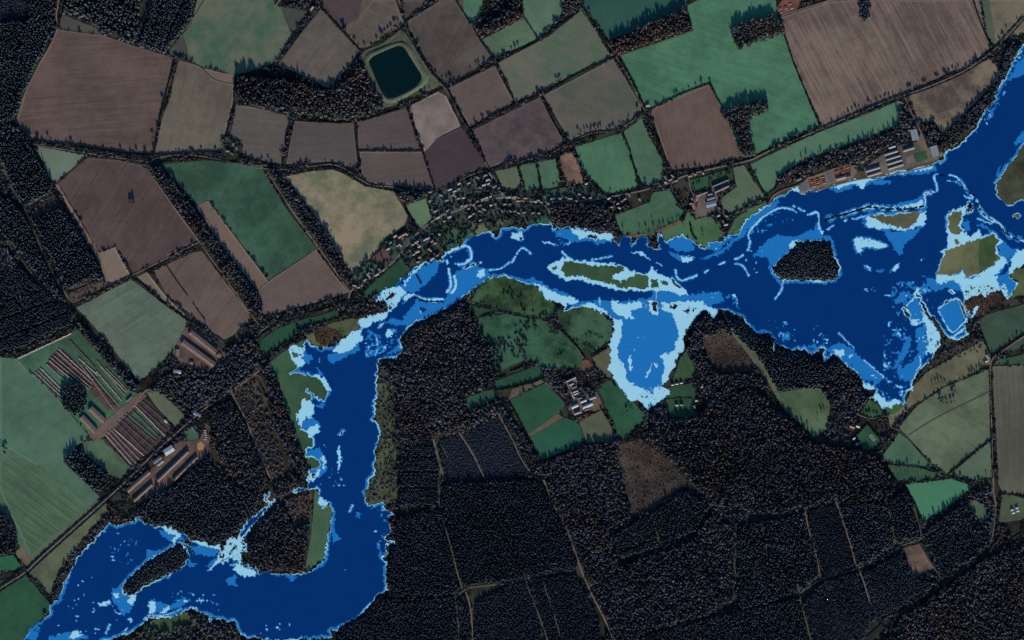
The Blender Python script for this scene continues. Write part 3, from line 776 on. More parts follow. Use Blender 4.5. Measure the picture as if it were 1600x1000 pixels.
MID = [
 "175 920 190 915 192 927 207 935 210 942 200 960 192 962 185 952 175 935", "230 860 255 860 265 850 240 870 228 877", "245 827 282 835 287 842 265 847 257 840",
 "235 937 265 945 290 932 293 942 280 950 232 962", "75 995 105 987 135 992 140 1000 75 1003", "40 997 60 977 62 982 58 1000", "295 855 322 850 345 860 335 870 300 865",
 "320 887 335 872 350 867 362 872 345 880", "354 905 367 897 370 917 355 912", "292 875 310 882 295 887", "520 827 532 842 520 851", "445 898 465 900 455 910", "555 800 566 801 562 810 556 808",
 "593 857 600 870 592 872", "512 555 540 550 562 536 563 548 535 560 522 568 513 565", "475 546 490 560 468 578", "472 660 485 652 498 660 502 668 485 668 472 674", "476 705 500 700 510 720 512 735 500 745 480 755",
 "490 632 508 630 505 640", "492 572 502 582 506 590 498 584", "602 556 622 540 632 515 640 503 648 504 634 530 630 548",
 "600 505 622 494 630 470 650 465 660 472 692 472 702 455 712 425 735 415 757 418 768 430 745 446 725 462 700 480 665 496 640 510",
 "627 445 650 420 680 408 688 412 678 430 660 450 647 457 630 457", "865 360 890 357 915 362 950 372 955 378 935 382 920 375 893 380 875 370", "925 406 957 400 940 405",
 "1040 392 1065 398 1085 403 1085 408 1062 408", "1040 380 1067 368 1080 375 1088 388 1078 395 1060 393 1048 387",
 "1092 405 1120 395 1145 375 1160 362 1167 347 1190 328 1205 320 1215 312 1218 318 1200 335 1172 355 1165 367 1145 382 1125 398 1100 408", "1100 390 1112 378 1127 380 1130 372 1138 374 1122 392",
 "1175 400 1190 385 1200 372 1208 372 1208 400 1190 402", "925 468 960 472 1015 465 1020 455 1075 460 1100 457 1128 457 1131 470 1112 475 1112 486 1085 505 1065 530 1055 565 1035 605 1020 625 1000 615 975 600 962 570 960 530 965 500 945 490 935 480",
 "820 435 835 434 855 447 882 457 905 470 935 474 930 482 905 474 880 468 850 455", "885 482 905 472 905 478 888 486",
 "1200 374 1215 367 1242 370 1272 357 1275 345 1280 350 1282 365 1297 370 1300 378 1242 378 1235 385 1237 390 1215 407 1205 417 1198 400",
 "1295 295 1315 287 1340 287 1375 280 1392 282 1390 288 1340 290 1325 297 1310 302", "1400 272 1450 262 1462 258 1464 266 1450 272 1407 275",
 "1345 345 1355 357 1380 360 1387 375 1400 392 1407 402 1412 385 1430 367 1447 350 1448 330 1446 352 1415 362 1395 362", "1352 327 1395 320 1425 312 1445 302 1448 320 1430 325 1400 326 1360 327", "1350 337 1352 346 1346 344 1345 338",
 "1333 371 1350 369 1382 377 1390 387 1375 391 1349 389 1346 398 1335 396", "1348 412 1355 413 1361 424 1352 422", "1370 420 1381 422 1380 427 1372 426", "1390 424 1405 408 1408 418 1397 427", "1405 382 1428 365 1424 372 1408 385",
 "1450 432 1465 437 1500 440 1503 452 1497 457 1480 450 1460 457 1447 445", "1500 342 1515 347 1515 360 1507 362", "1524 350 1535 350 1562 370 1572 383 1590 390 1580 395 1560 385 1545 362",
 "1557 430 1575 428 1591 445 1575 462 1560 447", "1560 385 1590 390 1575 405 1565 425 1555 432 1560 400",
 "1417 475 1432 464 1440 480 1447 498 1436 504 1425 502", "1466 482 1480 472 1496 468 1502 480 1509 496 1500 510 1486 518 1476 504",
 "1287 548 1300 540 1315 535 1332 545 1350 562 1365 577 1380 592 1370 600 1355 592 1345 602 1338 580 1320 565 1305 552", "1415 532 1422 522 1424 530 1417 555 1400 575 1393 575 1406 552",
 "1430 515 1446 505 1449 550 1437 567 1427 597 1405 592 1400 580 1425 565 1435 550 1432 530", "1425 470 1438 462 1436 455 1420 465", "1395 468 1412 455 1420 462 1400 476",
 "1575 125 1585 105 1600 88 1640 60 1640 90 1600 118 1588 122", "1540 190 1556 160 1552 182", "1583 224 1600 200 1600 215 1588 228", "1556 270 1562 258 1560 278", "1430 452 1446 442 1452 455 1440 460",
 "1220 525 1232 518 1236 530 1224 534", "1262 542 1272 536 1276 546",
]
DEEP = ["615 497 622 484 636 470 652 462 650 470 636 488 628 500", "655 480 667 482 660 490", "1488 520 1484 528 1466 506 1452 488 1446 470 1452 470 1462 492 1476 512", "690 415 702 405 712 415 710 430 705 450 696 466 690 462 700 445 702 428",
        "1460 462 1484 452 1492 462 1478 470 1464 474", "700 398 722 388 732 394 730 408 712 412 702 408"]
PALE = [
 "197 940 204 930 214 930 207 948", "178 930 186 926 186 935 180 935", "153 944 170 937 172 943 158 948", "234 940 240 937 244 952 240 960 232 960", "262 947 268 948 258 957 250 958", "120 985 130 990 124 998 108 996 112 988",
 "343 866 357 842 376 830 378 872 372 875 362 873 350 873 340 882 325 893 338 876", "268 845 278 830 283 838 272 848", "252 820 275 828 284 836 262 834", "300 845 320 845 345 852 347 858 330 856 310 852",
 "378 872 379 885 398 890 400 900 375 900 366 890 370 878", "500 775 512 787 520 799 510 795 497 783", "602 522 608 516 614 518 612 526 604 527", "520 546 550 520 565 514 566 532 550 545 535 552 520 551", "562 500 575 497 590 494 584 503 572 512 564 512",
 "450 542 462 539 476 548 470 560 478 570 465 575 456 560", "462 652 470 630 473 620 488 628 490 640 488 654 478 652 470 668", "486 668 498 664 500 674 486 684 480 674", "480 748 500 732 500 740 490 752",
 "505 724 500 716 505 712 510 722 505 738", "490 584 508 592 518 612 508 612 502 598", "527 698 531 696 532 714 531 736 528 738 528 716",
 "585 472 600 452 625 447 634 458 625 470 610 486 600 500 570 505 562 498 585 492 607 484", "633 460 645 460 640 468 630 470", "743 432 748 420 757 420 759 428 752 434", "632 442 650 420 662 411 658 416 642 434 630 450",
 "800 365 815 362 818 375 800 374", "890 357 930 363 958 367 955 376 940 373 930 376 915 370 905 373 898 366", "987 393 1005 394 1015 406 1004 399", "1062 400 1083 402 1084 408 1066 408", "845 379 858 377 872 385 858 381",
 "855 417 880 402 905 407 940 412 970 413 985 422 1012 430 1017 418 1030 428 1050 437 1065 447 1076 460 1062 462 1045 455 1025 455 960 454 940 446 920 442 905 436 885 439 870 430",
 "955 470 975 475 1000 470 1003 480 985 488 990 496 980 498 965 492 955 482", "1012 472 1020 470 1028 475 1028 490 1020 493", "1032 472 1062 472 1095 470 1107 480 1130 483 1160 496 1120 498 1085 500 1067 525 1070 545 1045 592 1035 602 1035 585 1040 572 1032 555 1055 547 1055 538 1062 520 1055 500 1050 490 1035 483",
 "955 498 972 498 972 522 965 545 966 560 978 578 980 597 995 602 1017 613 1025 618 1035 602 1047 615 1030 627 1017 637 1010 639 1000 627 982 625 960 592 950 577 955 560 952 537 960 515",
 "982 554 986 554 988 580 983 578", "1020 566 1018 576 1012 590 1008 590 1014 578", "1022 604 1030 602 1028 620 1022 618", "1024 568 1028 570 1024 576", "990 545 992 546 991 552",
 "827 442 847 445 875 462 900 465 904 472 887 475 882 487 880 475 862 470 850 467 842 450", "907 474 930 476 952 490 960 500 945 494 925 484",
 "1235 377 1247 373 1244 385 1232 390", "1300 293 1335 280 1360 279 1372 277 1355 285 1347 294 1330 288 1310 295", "1375 277 1395 270 1400 271 1384 277", "1404 270 1450 259 1458 257 1456 264 1430 268 1410 272", "1237 296 1247 290 1250 298 1240 300",
 "1352 337 1357 336 1372 345 1385 351 1402 356 1420 357 1432 349 1430 337 1446 330 1446 350 1415 361 1400 359 1380 357 1355 356", "1400 323 1430 318 1443 311 1444 321 1415 326", "1336 372 1350 372 1380 379 1388 386 1375 388 1347 386 1345 395 1337 395",
 "1392 423 1405 410 1406 418 1397 425", "1350 414 1356 415 1360 423", "1480 335 1506 321 1512 330 1504 340 1500 355 1510 365 1515 372 1527 358 1533 361 1533 370 1552 363 1566 378 1557 385 1560 400 1570 402 1560 415 1535 430 1500 425 1470 392 1480 388",
 "1462 430 1490 432 1504 424 1510 437 1535 430 1555 417 1570 402 1573 410 1556 430 1560 445 1562 457 1545 462 1522 466 1508 472 1503 450 1490 438 1465 445", "1585 393 1610 388 1610 412 1585 423 1576 428 1580 410", "1565 445 1572 443 1574 462 1566 466", "1588 440 1594 446 1584 456",
 "1518 488 1526 475 1531 478 1522 494 1516 498", "1302 547 1320 545 1320 552 1312 562", "1325 556 1335 552 1330 560", "1335 597 1365 602 1362 610 1347 607", "1362 617 1372 614 1385 628 1400 624 1410 631 1392 641 1382 643", "1320 565 1345 588 1343 596 1322 573",
 "1447 507 1462 505 1473 537 1460 550 1447 553 1450 530", "1415 610 1427 604 1424 615 1414 620", "1440 488 1450 494 1456 506 1446 508 1442 500", "1425 500 1436 500 1434 508 1424 508", "1398 600 1412 604 1405 607",
 "1430 452 1436 450 1438 458", "1555 470 1566 456 1572 462 1560 470",
]
PLINE = [("697 403 702 425 704 448 692 463", 2.5), ("710 432 712 448 700 465", 3), ("695 397 725 385 735 390 736 404 722 413 706 414", 2.6), ("1102 425 1132 410 1160 400 1172 380 1170 364 1190 342 1215 326 1232 326 1244 332", 1.8), ("1055 422 1063 438 1090 430", 1.8),
         ("800 410 815 388 830 397", 1.6), ("877 392 887 402 898 408", 1.6), ("925 406 945 403 957 400", 1.2), ("1146 412 1160 415 1170 432", 1.2), ("1240 322 1258 331", 1.6), ("1265 335 1278 333 1279 352 1285 365", 2.0), ("1285 363 1303 352", 1.4), ("1320 345 1352 338", 1.6),
         ("1288 345 1300 340 1330 331 1360 322 1400 326 1443 322 1445 303 1463 299 1463 288 1460 275 1474 273 1492 276 1504 288 1514 302 1528 316 1530 324 1540 340 1562 350 1572 366 1592 375 1610 378", 1.9), ("1480 282 1494 285", 1.2),
         ("1507 307 1520 311", 1.6), ("1528 342 1550 350", 1.2), ("765 422 782 420 797 410", 1.3), ("645 460 660 467 692 468", 3.2), ("726 420 750 410", 2.6), ("1224 440 1220 455 1210 468", 1.6), ("1310 520 1335 545", 1.0), ("1350 563 1382 590", 1.2), ("1433 590 1452 570", 1.6),
         ("1417 478 1432 463 1440 470 1448 495 1436 505 1424 502 1415 486", 1.6), ("1466 483 1496 467 1509 497 1500 510 1486 518 1466 484", 1.6), ("1442 474 1456 496 1472 516 1486 530", 1.6), ("1488 527 1500 519 1508 512", 2.0), ("1437 556 1438 572 1430 580", 1.6),
         ("165 990 172 976 184 972", 1.0), ("196 985 205 970 200 968", 1.6), ("230 962 262 960 285 950", .8), ("550 790 546 800", 1.5), ("555 770 552 780", 1.0), ("1025 410 1036 415", 1.0), ("1015 430 1015 452", 1.0), ("1025 456 1026 468", .7), ("936 466 938 478", 1.4), ("587 520 590 540 587 555", 1.2), ("590 512 600 505", 1.2)]
# places where the flood is broken by a scatter of small shallows
SPECK = [("180 830 215 845 205 885 155 870 170 840", .73), ("150 880 200 960 150 1000 80 990 100 940", .84), ("260 920 340 925 330 945 270 940", .72), ("330 940 350 945 345 955 330 952", .62), ("270 820 300 850 270 850", .7), ("400 960 460 975 430 998 400 995", .8),
         ("520 880 560 895 540 905", .8), ("460 580 500 560 500 600 480 600", .72), ("500 690 540 720 540 760 500 760", .74), ("570 500 620 500 620 545 570 560", .62), ("640 480 700 465 690 485 650 492", .5), ("690 390 735 385 735 410 700 412", .66), ("860 358 900 375 880 390", .6),
         ("1100 390 1160 360 1200 330 1230 320 1230 345 1180 370 1120 400", .7), ("1160 390 1210 380 1210 430 1170 430", .84), ("1230 320 1280 330 1290 360 1240 350", .8), ("1390 440 1450 440 1470 480 1410 500 1390 480", .62), ("1200 500 1290 510 1300 545 1210 535", .74), ("1330 455 1420 440 1410 470", .76),
         ("1380 500 1450 500 1450 620 1380 620", .66), ("1290 540 1400 600 1400 640 1340 600", .64), ("1440 370 1446 410 1436 410", .8), ("1440 430 1510 440 1500 460 1440 460", .66), ("1540 60 1610 60 1560 170 1540 180", .7), ("1480 160 1560 180 1500 230", .8), ("1560 385 1600 400 1560 450 1550 430", .6),
         ("950 465 1060 465 1050 500 960 500", .66), ("960 500 1060 500 1030 600 980 600", .93), ("1090 455 1150 460 1160 490 1110 490", .66), ("570 780 615 800 615 880 595 880", .72)]
# dark spots of reed and bush standing out of the shallows
SPOT = [("1445 508 1472 535 1460 552 1447 550", .76), ("1506 440 1575 450 1560 466 1508 470", .7), ("1000 600 1045 612 1020 640 1000 625", .78), ("455 545 475 545 470 560 458 560", .68), ("590 452 625 447 615 485 588 480", .74), ("960 470 1100 475 1080 495 1030 492", .84), ("570 760 590 760 590 785 572 785", .68), ("340 850 390 850 390 890 345 880", .72), ("805 362 820 362 816 374 806 374", .66), ("1340 374 1370 378 1366 384", .84)]

water = np.zeros((GH, GW), bool)
fill(water, L(FLOOD))
for p in LAND:
    fill(water, L(p), False)
water = warp(water, 0.8)
nA, nB, nC = smooth_noise(22, 5), smooth_noise(34, 6), smooth_noise(9, 7)
nS = 0.55 * smooth_noise(3, 8) + 0.45 * smooth_noise(9, 9)
sp = np.zeros((GH, GW), bool)
for p, th in SPOT:
    q = np.zeros((GH, GW), bool); fill(q, L(p)); sp |= q & (n2a * .7 + n4b * .3 > th)
water &= ~sp
pline = np.zeros((GH, GW), bool)
for p, w in PLINE:
    draw(pline, L(p), w)
# land shows again along the drowned river banks, in broken lengths
bl = np.zeros((GH, GW), bool)
for p, w in BANKLINE:
    draw(bl, L(p), w)
bl &= (n4a > 0.24)
dist = np.full((GH, GW), 99)
cur = ~water | (bl & (nC > .56))
for k in range(1, 15):
    nx = dilate(cur) if k % 3 else dilate(dilate(cur))
    dist[nx & ~cur & (dist == 99)] = k
    cur = nx
mid = np.zeros((GH, GW), bool); deepm = np.zeros((GH, GW), bool); pale = np.zeros((GH, GW), bool)
for p in MID: fill(mid, L(p))
for p in DEEP: fill(deepm, L(p))
for p in PALE: fill(pale, L(p))
mid = warp(mid) & ~warp(deepm); pale = warp(pale)
speck = np.zeros((GH, GW), bool)
for p, th in SPECK:
    q = np.zeros((GH, GW), bool); fill(q, L(p)); speck |= q & (nS > th * .96)
mid |= speck & ~warp(deepm, .5)
pale |= speck & (nS > .80) & (n2b > .4)
pale |= warp(pline, .35) & (nC > 0.22)
mid |= dilate(pale)
mid |= dilate(dilate(warp(pline, .4))) & (nC > 0.4)
mid |= dist <= 2.2 + 5.0 * np.clip(nB - .32, 0, 1) + 2.6 * (nC - .5)
pale |= dist <= 1.15 + 3.0 * np.clip(nA - .36, 0, 1) + 1.6 * (nC - .5)
water &= ~bl
mid &= water; pale &= water
deep = water & ~mid & ~pale


def sheet(name, mask, z, mat):
    V, F = [], []
    act = {}
    quads = []
    for r in range(GH + 1):
        runs = set()
        if r < GH:
            d = np.diff(np.concatenate(([0], mask[r].astype(np.int8), [0])))
            runs = set(zip(np.where(d == 1)[0].tolist(), np.where(d == -1)[0].tolist()))
        for k in [k for k in act if k not in runs]:
            quads.append((k[0], k[1], act.pop(k), r))
        for k in runs:
            act.setdefault(k, r)
    for a, b, r0, r1 in quads:
        i = len(V)
        x0, y0, _ = W(a + OX, r1 + OY); x1, y1, _ = W(b + OX, r0 + OY)
        V += [(x0, y0, z), (x1, y0, z), (x1, y1, z), (x0, y1, z)]
        F.append((i, i + 1, i + 2, i + 3))
    me = mesh_tris(name, V, F)
    return tag(link(name, me, mat), kind='structure')


def water_mat(name, c):
    m, t, b = new_mat(name)
    a = alb(c)
    nz = t.nodes.new('ShaderNodeTexNoise'); nz.inputs['Scale'].default_value = 0.02; nz.inputs['Detail'].default_value = 4
    geo = t.nodes.new('ShaderNodeNewGeometry'); t.links.new(geo.outputs['Position'], nz.inputs['Vector'])
    mx = t.nodes.new('ShaderNodeMix'); mx.data_type = 'RGBA'
    mx.inputs[6].default_value = tuple(v * .96 for v in a[:3]) + (1,); mx.inputs[7].default_value = tuple(min(.9, v * 1.04) for v in a[:3]) + (1,)
    t.links.new(nz.outputs['Fac'], mx.inputs[0]); t.links.new(mx.outputs[2], b.inputs['Base Color'])
    b.inputs['Roughness'].default_value = 0.6
    b.inputs['Specular IOR Level'].default_value = 0.0
    return m


sheet('shallow_water', water, 2.0, water_mat('shallow_flood_water', (142, 197, 224)))
sheet('flood_water', water & ~pale, 2.2, water_mat('flood_water', (28, 108, 180)))
sheet('deep_water', deep, 2.4, water_mat('deep_flood_water', (5, 47, 107)))


def wet(X, Y):
    xi = np.clip((np.asarray(X) - OX).astype(int), 0, GW - 1); yi = np.clip((np.asarray(Y) - OY).astype(int), 0, GH - 1)
    return water[yi, xi]


# ------------------------------------------------------------------ reservoir on its grassed bank
M_BANK = soil('bank_turf', (70, 80, 62), .38, 30, 12, .1, 1.8)
M_RES = water_mat('reservoir_water', (5, 26, 32))
rw = smooth(L("576 97 581 90 590 85 606 78 622 72 632 76 640 88 650 104 659 119 657 127 648 136 630 146 615 152 606 153 600 149 595 140 590 130 583 113 576 97"), 3)[:-1]
ro = smooth(L("564 94 571 82 590 73 610 66 627 61 640 67 650 78 660 97 672 118 671 128 660 138 636 153 615 163 601 161 592 150 582 134 572 112 564 94"), 3)[:-1]


def ray_loop(loop, c, n=48):
    out = []
    for k in range(n):
        a = 2 * math.pi * k / n
        ux, uy = math.cos(a), math.sin(a)
        best = 0
        for i in range(len(loop)):
            (x1, y1), (x2, y2) = loop[i], loop[(i + 1) % len(loop)]
            ex, ey = x2 - x1, y2 - y1
            den = ux * ey - uy * ex
            if abs(den) < 1e-9:
                continue
            t = ((x1 - c[0]) * ey - (y1 - c[1]) * ex) / den
            u = ((x1 - c[0]) * uy - (y1 - c[1]) * ux) / den
            if t > 0 and -1e-6 <= u <= 1 + 1e-6:
                best = max(best, t)
        out.append((c[0] + ux * best, c[1] + uy * best))
    return out


rw = ray_loop(rw, (617, 113)); ro = ray_loop(ro, (617, 113))
nn = len(rw)
V, F = [], []
for (x, y), (a, b) in zip(rw, ro):
    cx, cy = (x * .72 + a * .28), (y * .72 + b * .28)
    V += [W(a, b, 0.2), W(cx + (a - cx) * .35, cy + (b - cy) * .35, 4.6), W(cx, cy, 4.7), W(x, y, 3.0)]
for i in range(nn):
    j = (i + 1) % nn
    for k in range(3):
        F.append((i * 4 + k, j * 4 + k, j * 4 + k + 1, i * 4 + k + 1))
me = bpy.data.meshes.new('reservoir_bank'); me.from_pydata(V, [], F); me.update()
tag(link('reservoir_bank', me, M_BANK), kind='structure')
rim = [(x * .72 + a * .28, y * .72 + b * .28) for (x, y), (a, b) in zip(rw, ro)]
strip('bank_path', rim + rim[:1], 1.1, M_TRACK, 4.9)
flat('reservoir_water', densify(rw, 5), M_RES, 3.4, .1)
flat('bank_path', L("611 66 624 58 628 62 614 69"), M_RIDE, 2.6)

# ------------------------------------------------------------------ foliage meshes
SH = 1.0 / math.tan(SUN_EL)               # length of a shadow per metre of height


def t_conifer(rs, sides=6):
    V, F = [], []
    prof = [(0.10, 1.0), (0.42, 0.74), (0.74, 0.36)]
    for z, r in prof:
        for k in range(sides):
            a = 2 * math.pi * (k + rs.uniform(-.3, .3)) / sides
            q = r * rs.uniform(.72, 1.2)
            V.append((q * math.cos(a), q * math.sin(a), z + rs.uniform(-.05, .05)))
    V.append((rs.uniform(-.08, .08), rs.uniform(-.08, .08), 1.0))
    for l in range(2):
        for k in range(sides):
            a, b = l * sides + k, l * sides + (k + 1) % sides
            c, d = a + sides, b + sides
            F += [(a, b, d), (a, d, c)]
    for k in range(sides):
        F.append((2 * sides + k, 2 * sides + (k + 1) % sides, 3 * sides))
    return np.array(V), np.array(F)


def t_bare(rs, n=42, size=.36, flatness=.62):
    """winter crown: flakes of twigs in an uneven dome, with gaps"""
    V, F = [], []
    lobes = [(rs.normal(0, .42), rs.normal(0, .42), rs.uniform(.45, .8), rs.uniform(.35, .6)) for _ in range(5)]
    for i in range(n):
        lx, ly, lz, lr = lobes[i % 5]
        d = rs.normal(size=3); d /= np.linalg.norm(d) + 1e-6
        c = np.array((lx, ly, lz)) + d * np.array((lr, lr, lr * flatness * .55)) * rs.uniform(.4, 1)
        u = rs.normal(size=3); u /= np.linalg.norm(u)
        w = np.cross(u, rs.normal(size=3)); w /= np.linalg.norm(w) + 1e-6
        s = size * rs.uniform(.6, 1.3)
        k = len(V)
        V += [c + u * s, c + w * s * .8, c - u * s * .9, c - w * s]
        F += [(k, k + 1, k + 2), (k, k + 2, k + 3)]
    for i in range(3):
        a = rs.uniform(0, 6.28); k = len(V)
        tx, ty = lobes[i][0], lobes[i][1]
        V += [np.array((-.05, 0, 0)), np.array((.05, .03, 0)), np.array((tx, ty, lobes[i][2]))]
        F.append((k, k + 1, k + 2))
    return np.array(V), np.array(F)


def t_crown(rs):
    """rounded crown: a lumpy heart with flakes of twigs standing out of it"""
    V, F = t_bare(rs, 26, .27, .8)
    V = list(V); F = [tuple(f) for f in F]
    n = 7
    base = len(V)
    for z, r in ((.22, .46), (.5, .62), (.76, .40)):
        for k in range(n):
            a = 2 * math.pi * (k + rs.uniform(-.3, .3)) / n
            q = r * rs.uniform(.7, 1.22)
            V.append(np.array((q * math.cos(a), q * math.sin(a), z + rs.uniform(-.09, .09))))
    V.append(np.array((rs.uniform(-.2, .2), rs.uniform(-.2, .2), rs.uniform(.86, 1.0))))
    for l in range(2):
        for k in range(n):
            a, b = base + l * n + k, base + l * n + (k + 1) % n
            F += [(a, b, b + n), (a, b + n, a + n)]
    for k in range(n):
        F.append((base + 2 * n + k, base + 2 * n + (k + 1) % n, base + 3 * n))
    return np.array(V), np.array(F)


_rs = np.random.RandomState(5)
T_CON = [t_conifer(_rs) for _ in range(7)]
T_BARE = [t_crown(_rs) for _ in range(8)]
T_SHRUB = [t_bare(_rs, 16, .6, .8) for _ in range(5)]

CONIFER = [leafy('spruce_needles', (.014, .021, .025), (.058, .070, .078), (.8, 1.0, .75), .4), leafy('dark_pine_needles', (.012, .017, .023), (.041, .049, .058), (.85, 1.05, .8), .45), leafy('young_conifer_needles', (.012, .016, .022), (.026, .033, .042))]
BARE = [leafy('bare_twigs', (.026, .025, .023), (.128, .116, .100), (1.15, .88, .66), .55), leafy('dark_bare_twigs', (.021, .021, .024), (.100, .097, .094), (1.2, .95, .72), .55), leafy('pale_bare_twigs', (.04, .038, .028), (.13, .12, .088), (1, .85, .65), .5), leafy('ivy_and_scrub', (.012, .016, .015), (.050, .054, .044), (1.1, .9, .75), .4)]
REED = leafy('dry_reeds', (.030, .018, .013), (.11, .068, .048))


def scatter(poly, s, jit=.42, prob=1.0, gaps=True, rows=None):
    p = grow(poly)
    xs = [a for a, b in p]; ys = [b for a, b in p]
    x0, x1, y0, y1 = min(xs), max(xs), min(ys), max(ys)
    cx, cy = (x0 + x1) / 2, (y0 + y1) / 2
    r = math.hypot(x1 - x0, y1 - y0) / 2 + s
    k = int(2 * r / s) + 1
    a = np.arange(k) * s - r
    U, Vv = np.meshgrid(a, a)
    Vv = Vv * (1.0 if rows is None else 1.0)
    U = U + (np.arange(k)[:, None] % 2) * s / 2
    ang = math.radians(rows if rows is not None else NR.uniform(0, 90))
    j = jit if rows is None else jit * .7
    U = U + NR.uniform(-j, j, U.shape) * s; Vv = Vv + NR.uniform(-j, j, U.shape) * s
    X = cx + U * math.cos(ang) - Vv * math.sin(ang); Y = cy + U * math.sin(ang) + Vv * math.cos(ang)
    X, Y = X.ravel(), Y.ravel()
    m = (X > x0 - 1) & (X < x1 + 1) & (Y > y0 - 1) & (Y < y1 + 1)
    X, Y = X[m], Y[m]
    wob = 1.6
    m = inside(p, X + NR.uniform(-wob, wob, X.shape), Y + NR.uniform(-wob, wob, X.shape))
    if prob < 1:
        m &= NR.rand(len(X)) < prob
    X, Y = X[m], Y[m]
    m = ~wet(X, Y)
    for dx, dy in ((1.5, 0), (-1.5, 0), (0, 1.5), (0, -1.5)):
        m &= ~wet(X + dx, Y + dy)
    X, Y = X[m], Y[m]
    if gaps and len(X):
        for ln, w in RIDES:
            lx = [q[0] for q in ln]; ly = [q[1] for q in ln]
            near = (X > min(lx) - 6) & (X < max(lx) + 6) & (Y > min(ly) - 6) & (Y < max(ly) + 6)
            if near.any():
                idx = np.where(near)[0]
                d = seg_dist(X[idx], Y[idx], ln)
                keep = np.ones(len(X), bool); keep[idx[d < w * .5 + (1.7 if w > 2.1 else .9)]] = False
                X, Y = X[keep], Y[keep]
    return X, Y


def cap(X, Y, H):
    """tree heights cut beside the water so their shadows stay off it"""
    H = H.copy()
    sx, sy = -math.sin(SUN_AZ), math.cos(SUN_AZ) * 1.0
    for d in (2, 4, 6, 8, 11, 14, 18, 22):
        hit = wet(X + sx * d, Y + sy * d)
        H = np.where(hit, np.minimum(H, np.maximum(3.0, d * S / SH * 1.15)), H)
    return H


def grove(name, mat, templ, X, Y, H, Rr, parent=None):
    n = len(X)
    if not n:
        return None
    VV, FF, off = [], [], 0
    pick = NR.randint(0, len(templ), n)
    for ti, (tv, tf) in enumerate(templ):
        idx = np.where(pick == ti)[0]
        if not len(idx):
            continue
        a = NR.uniform(0, 2 * math.pi, len(idx)); ca, sa = np.cos(a)[:, None], np.sin(a)[:, None]
        rr = Rr[idx][:, None]
        vx = (tv[None, :, 0] * ca - tv[None, :, 1] * sa) * rr + ((X[idx] - 800) * S)[:, None]
        vy = (tv[None, :, 0] * sa + tv[None, :, 1] * ca) * rr + ((500 - Y[idx]) * S)[:, None]
        vz = tv[None, :, 2] * H[idx][:, None] + 0.6 + vx * 0
        VV.append(np.stack([vx, vy, vz], -1).reshape(-1, 3))
        FF.append((tf[None] + (np.arange(len(idx)) * len(tv))[:, None, None]).reshape(-1, 3) + off)
        off += len(idx) * len(tv)
    me = mesh_tris(name, np.concatenate(VV), np.concatenate(FF))
    return link(name, me, mat, parent)


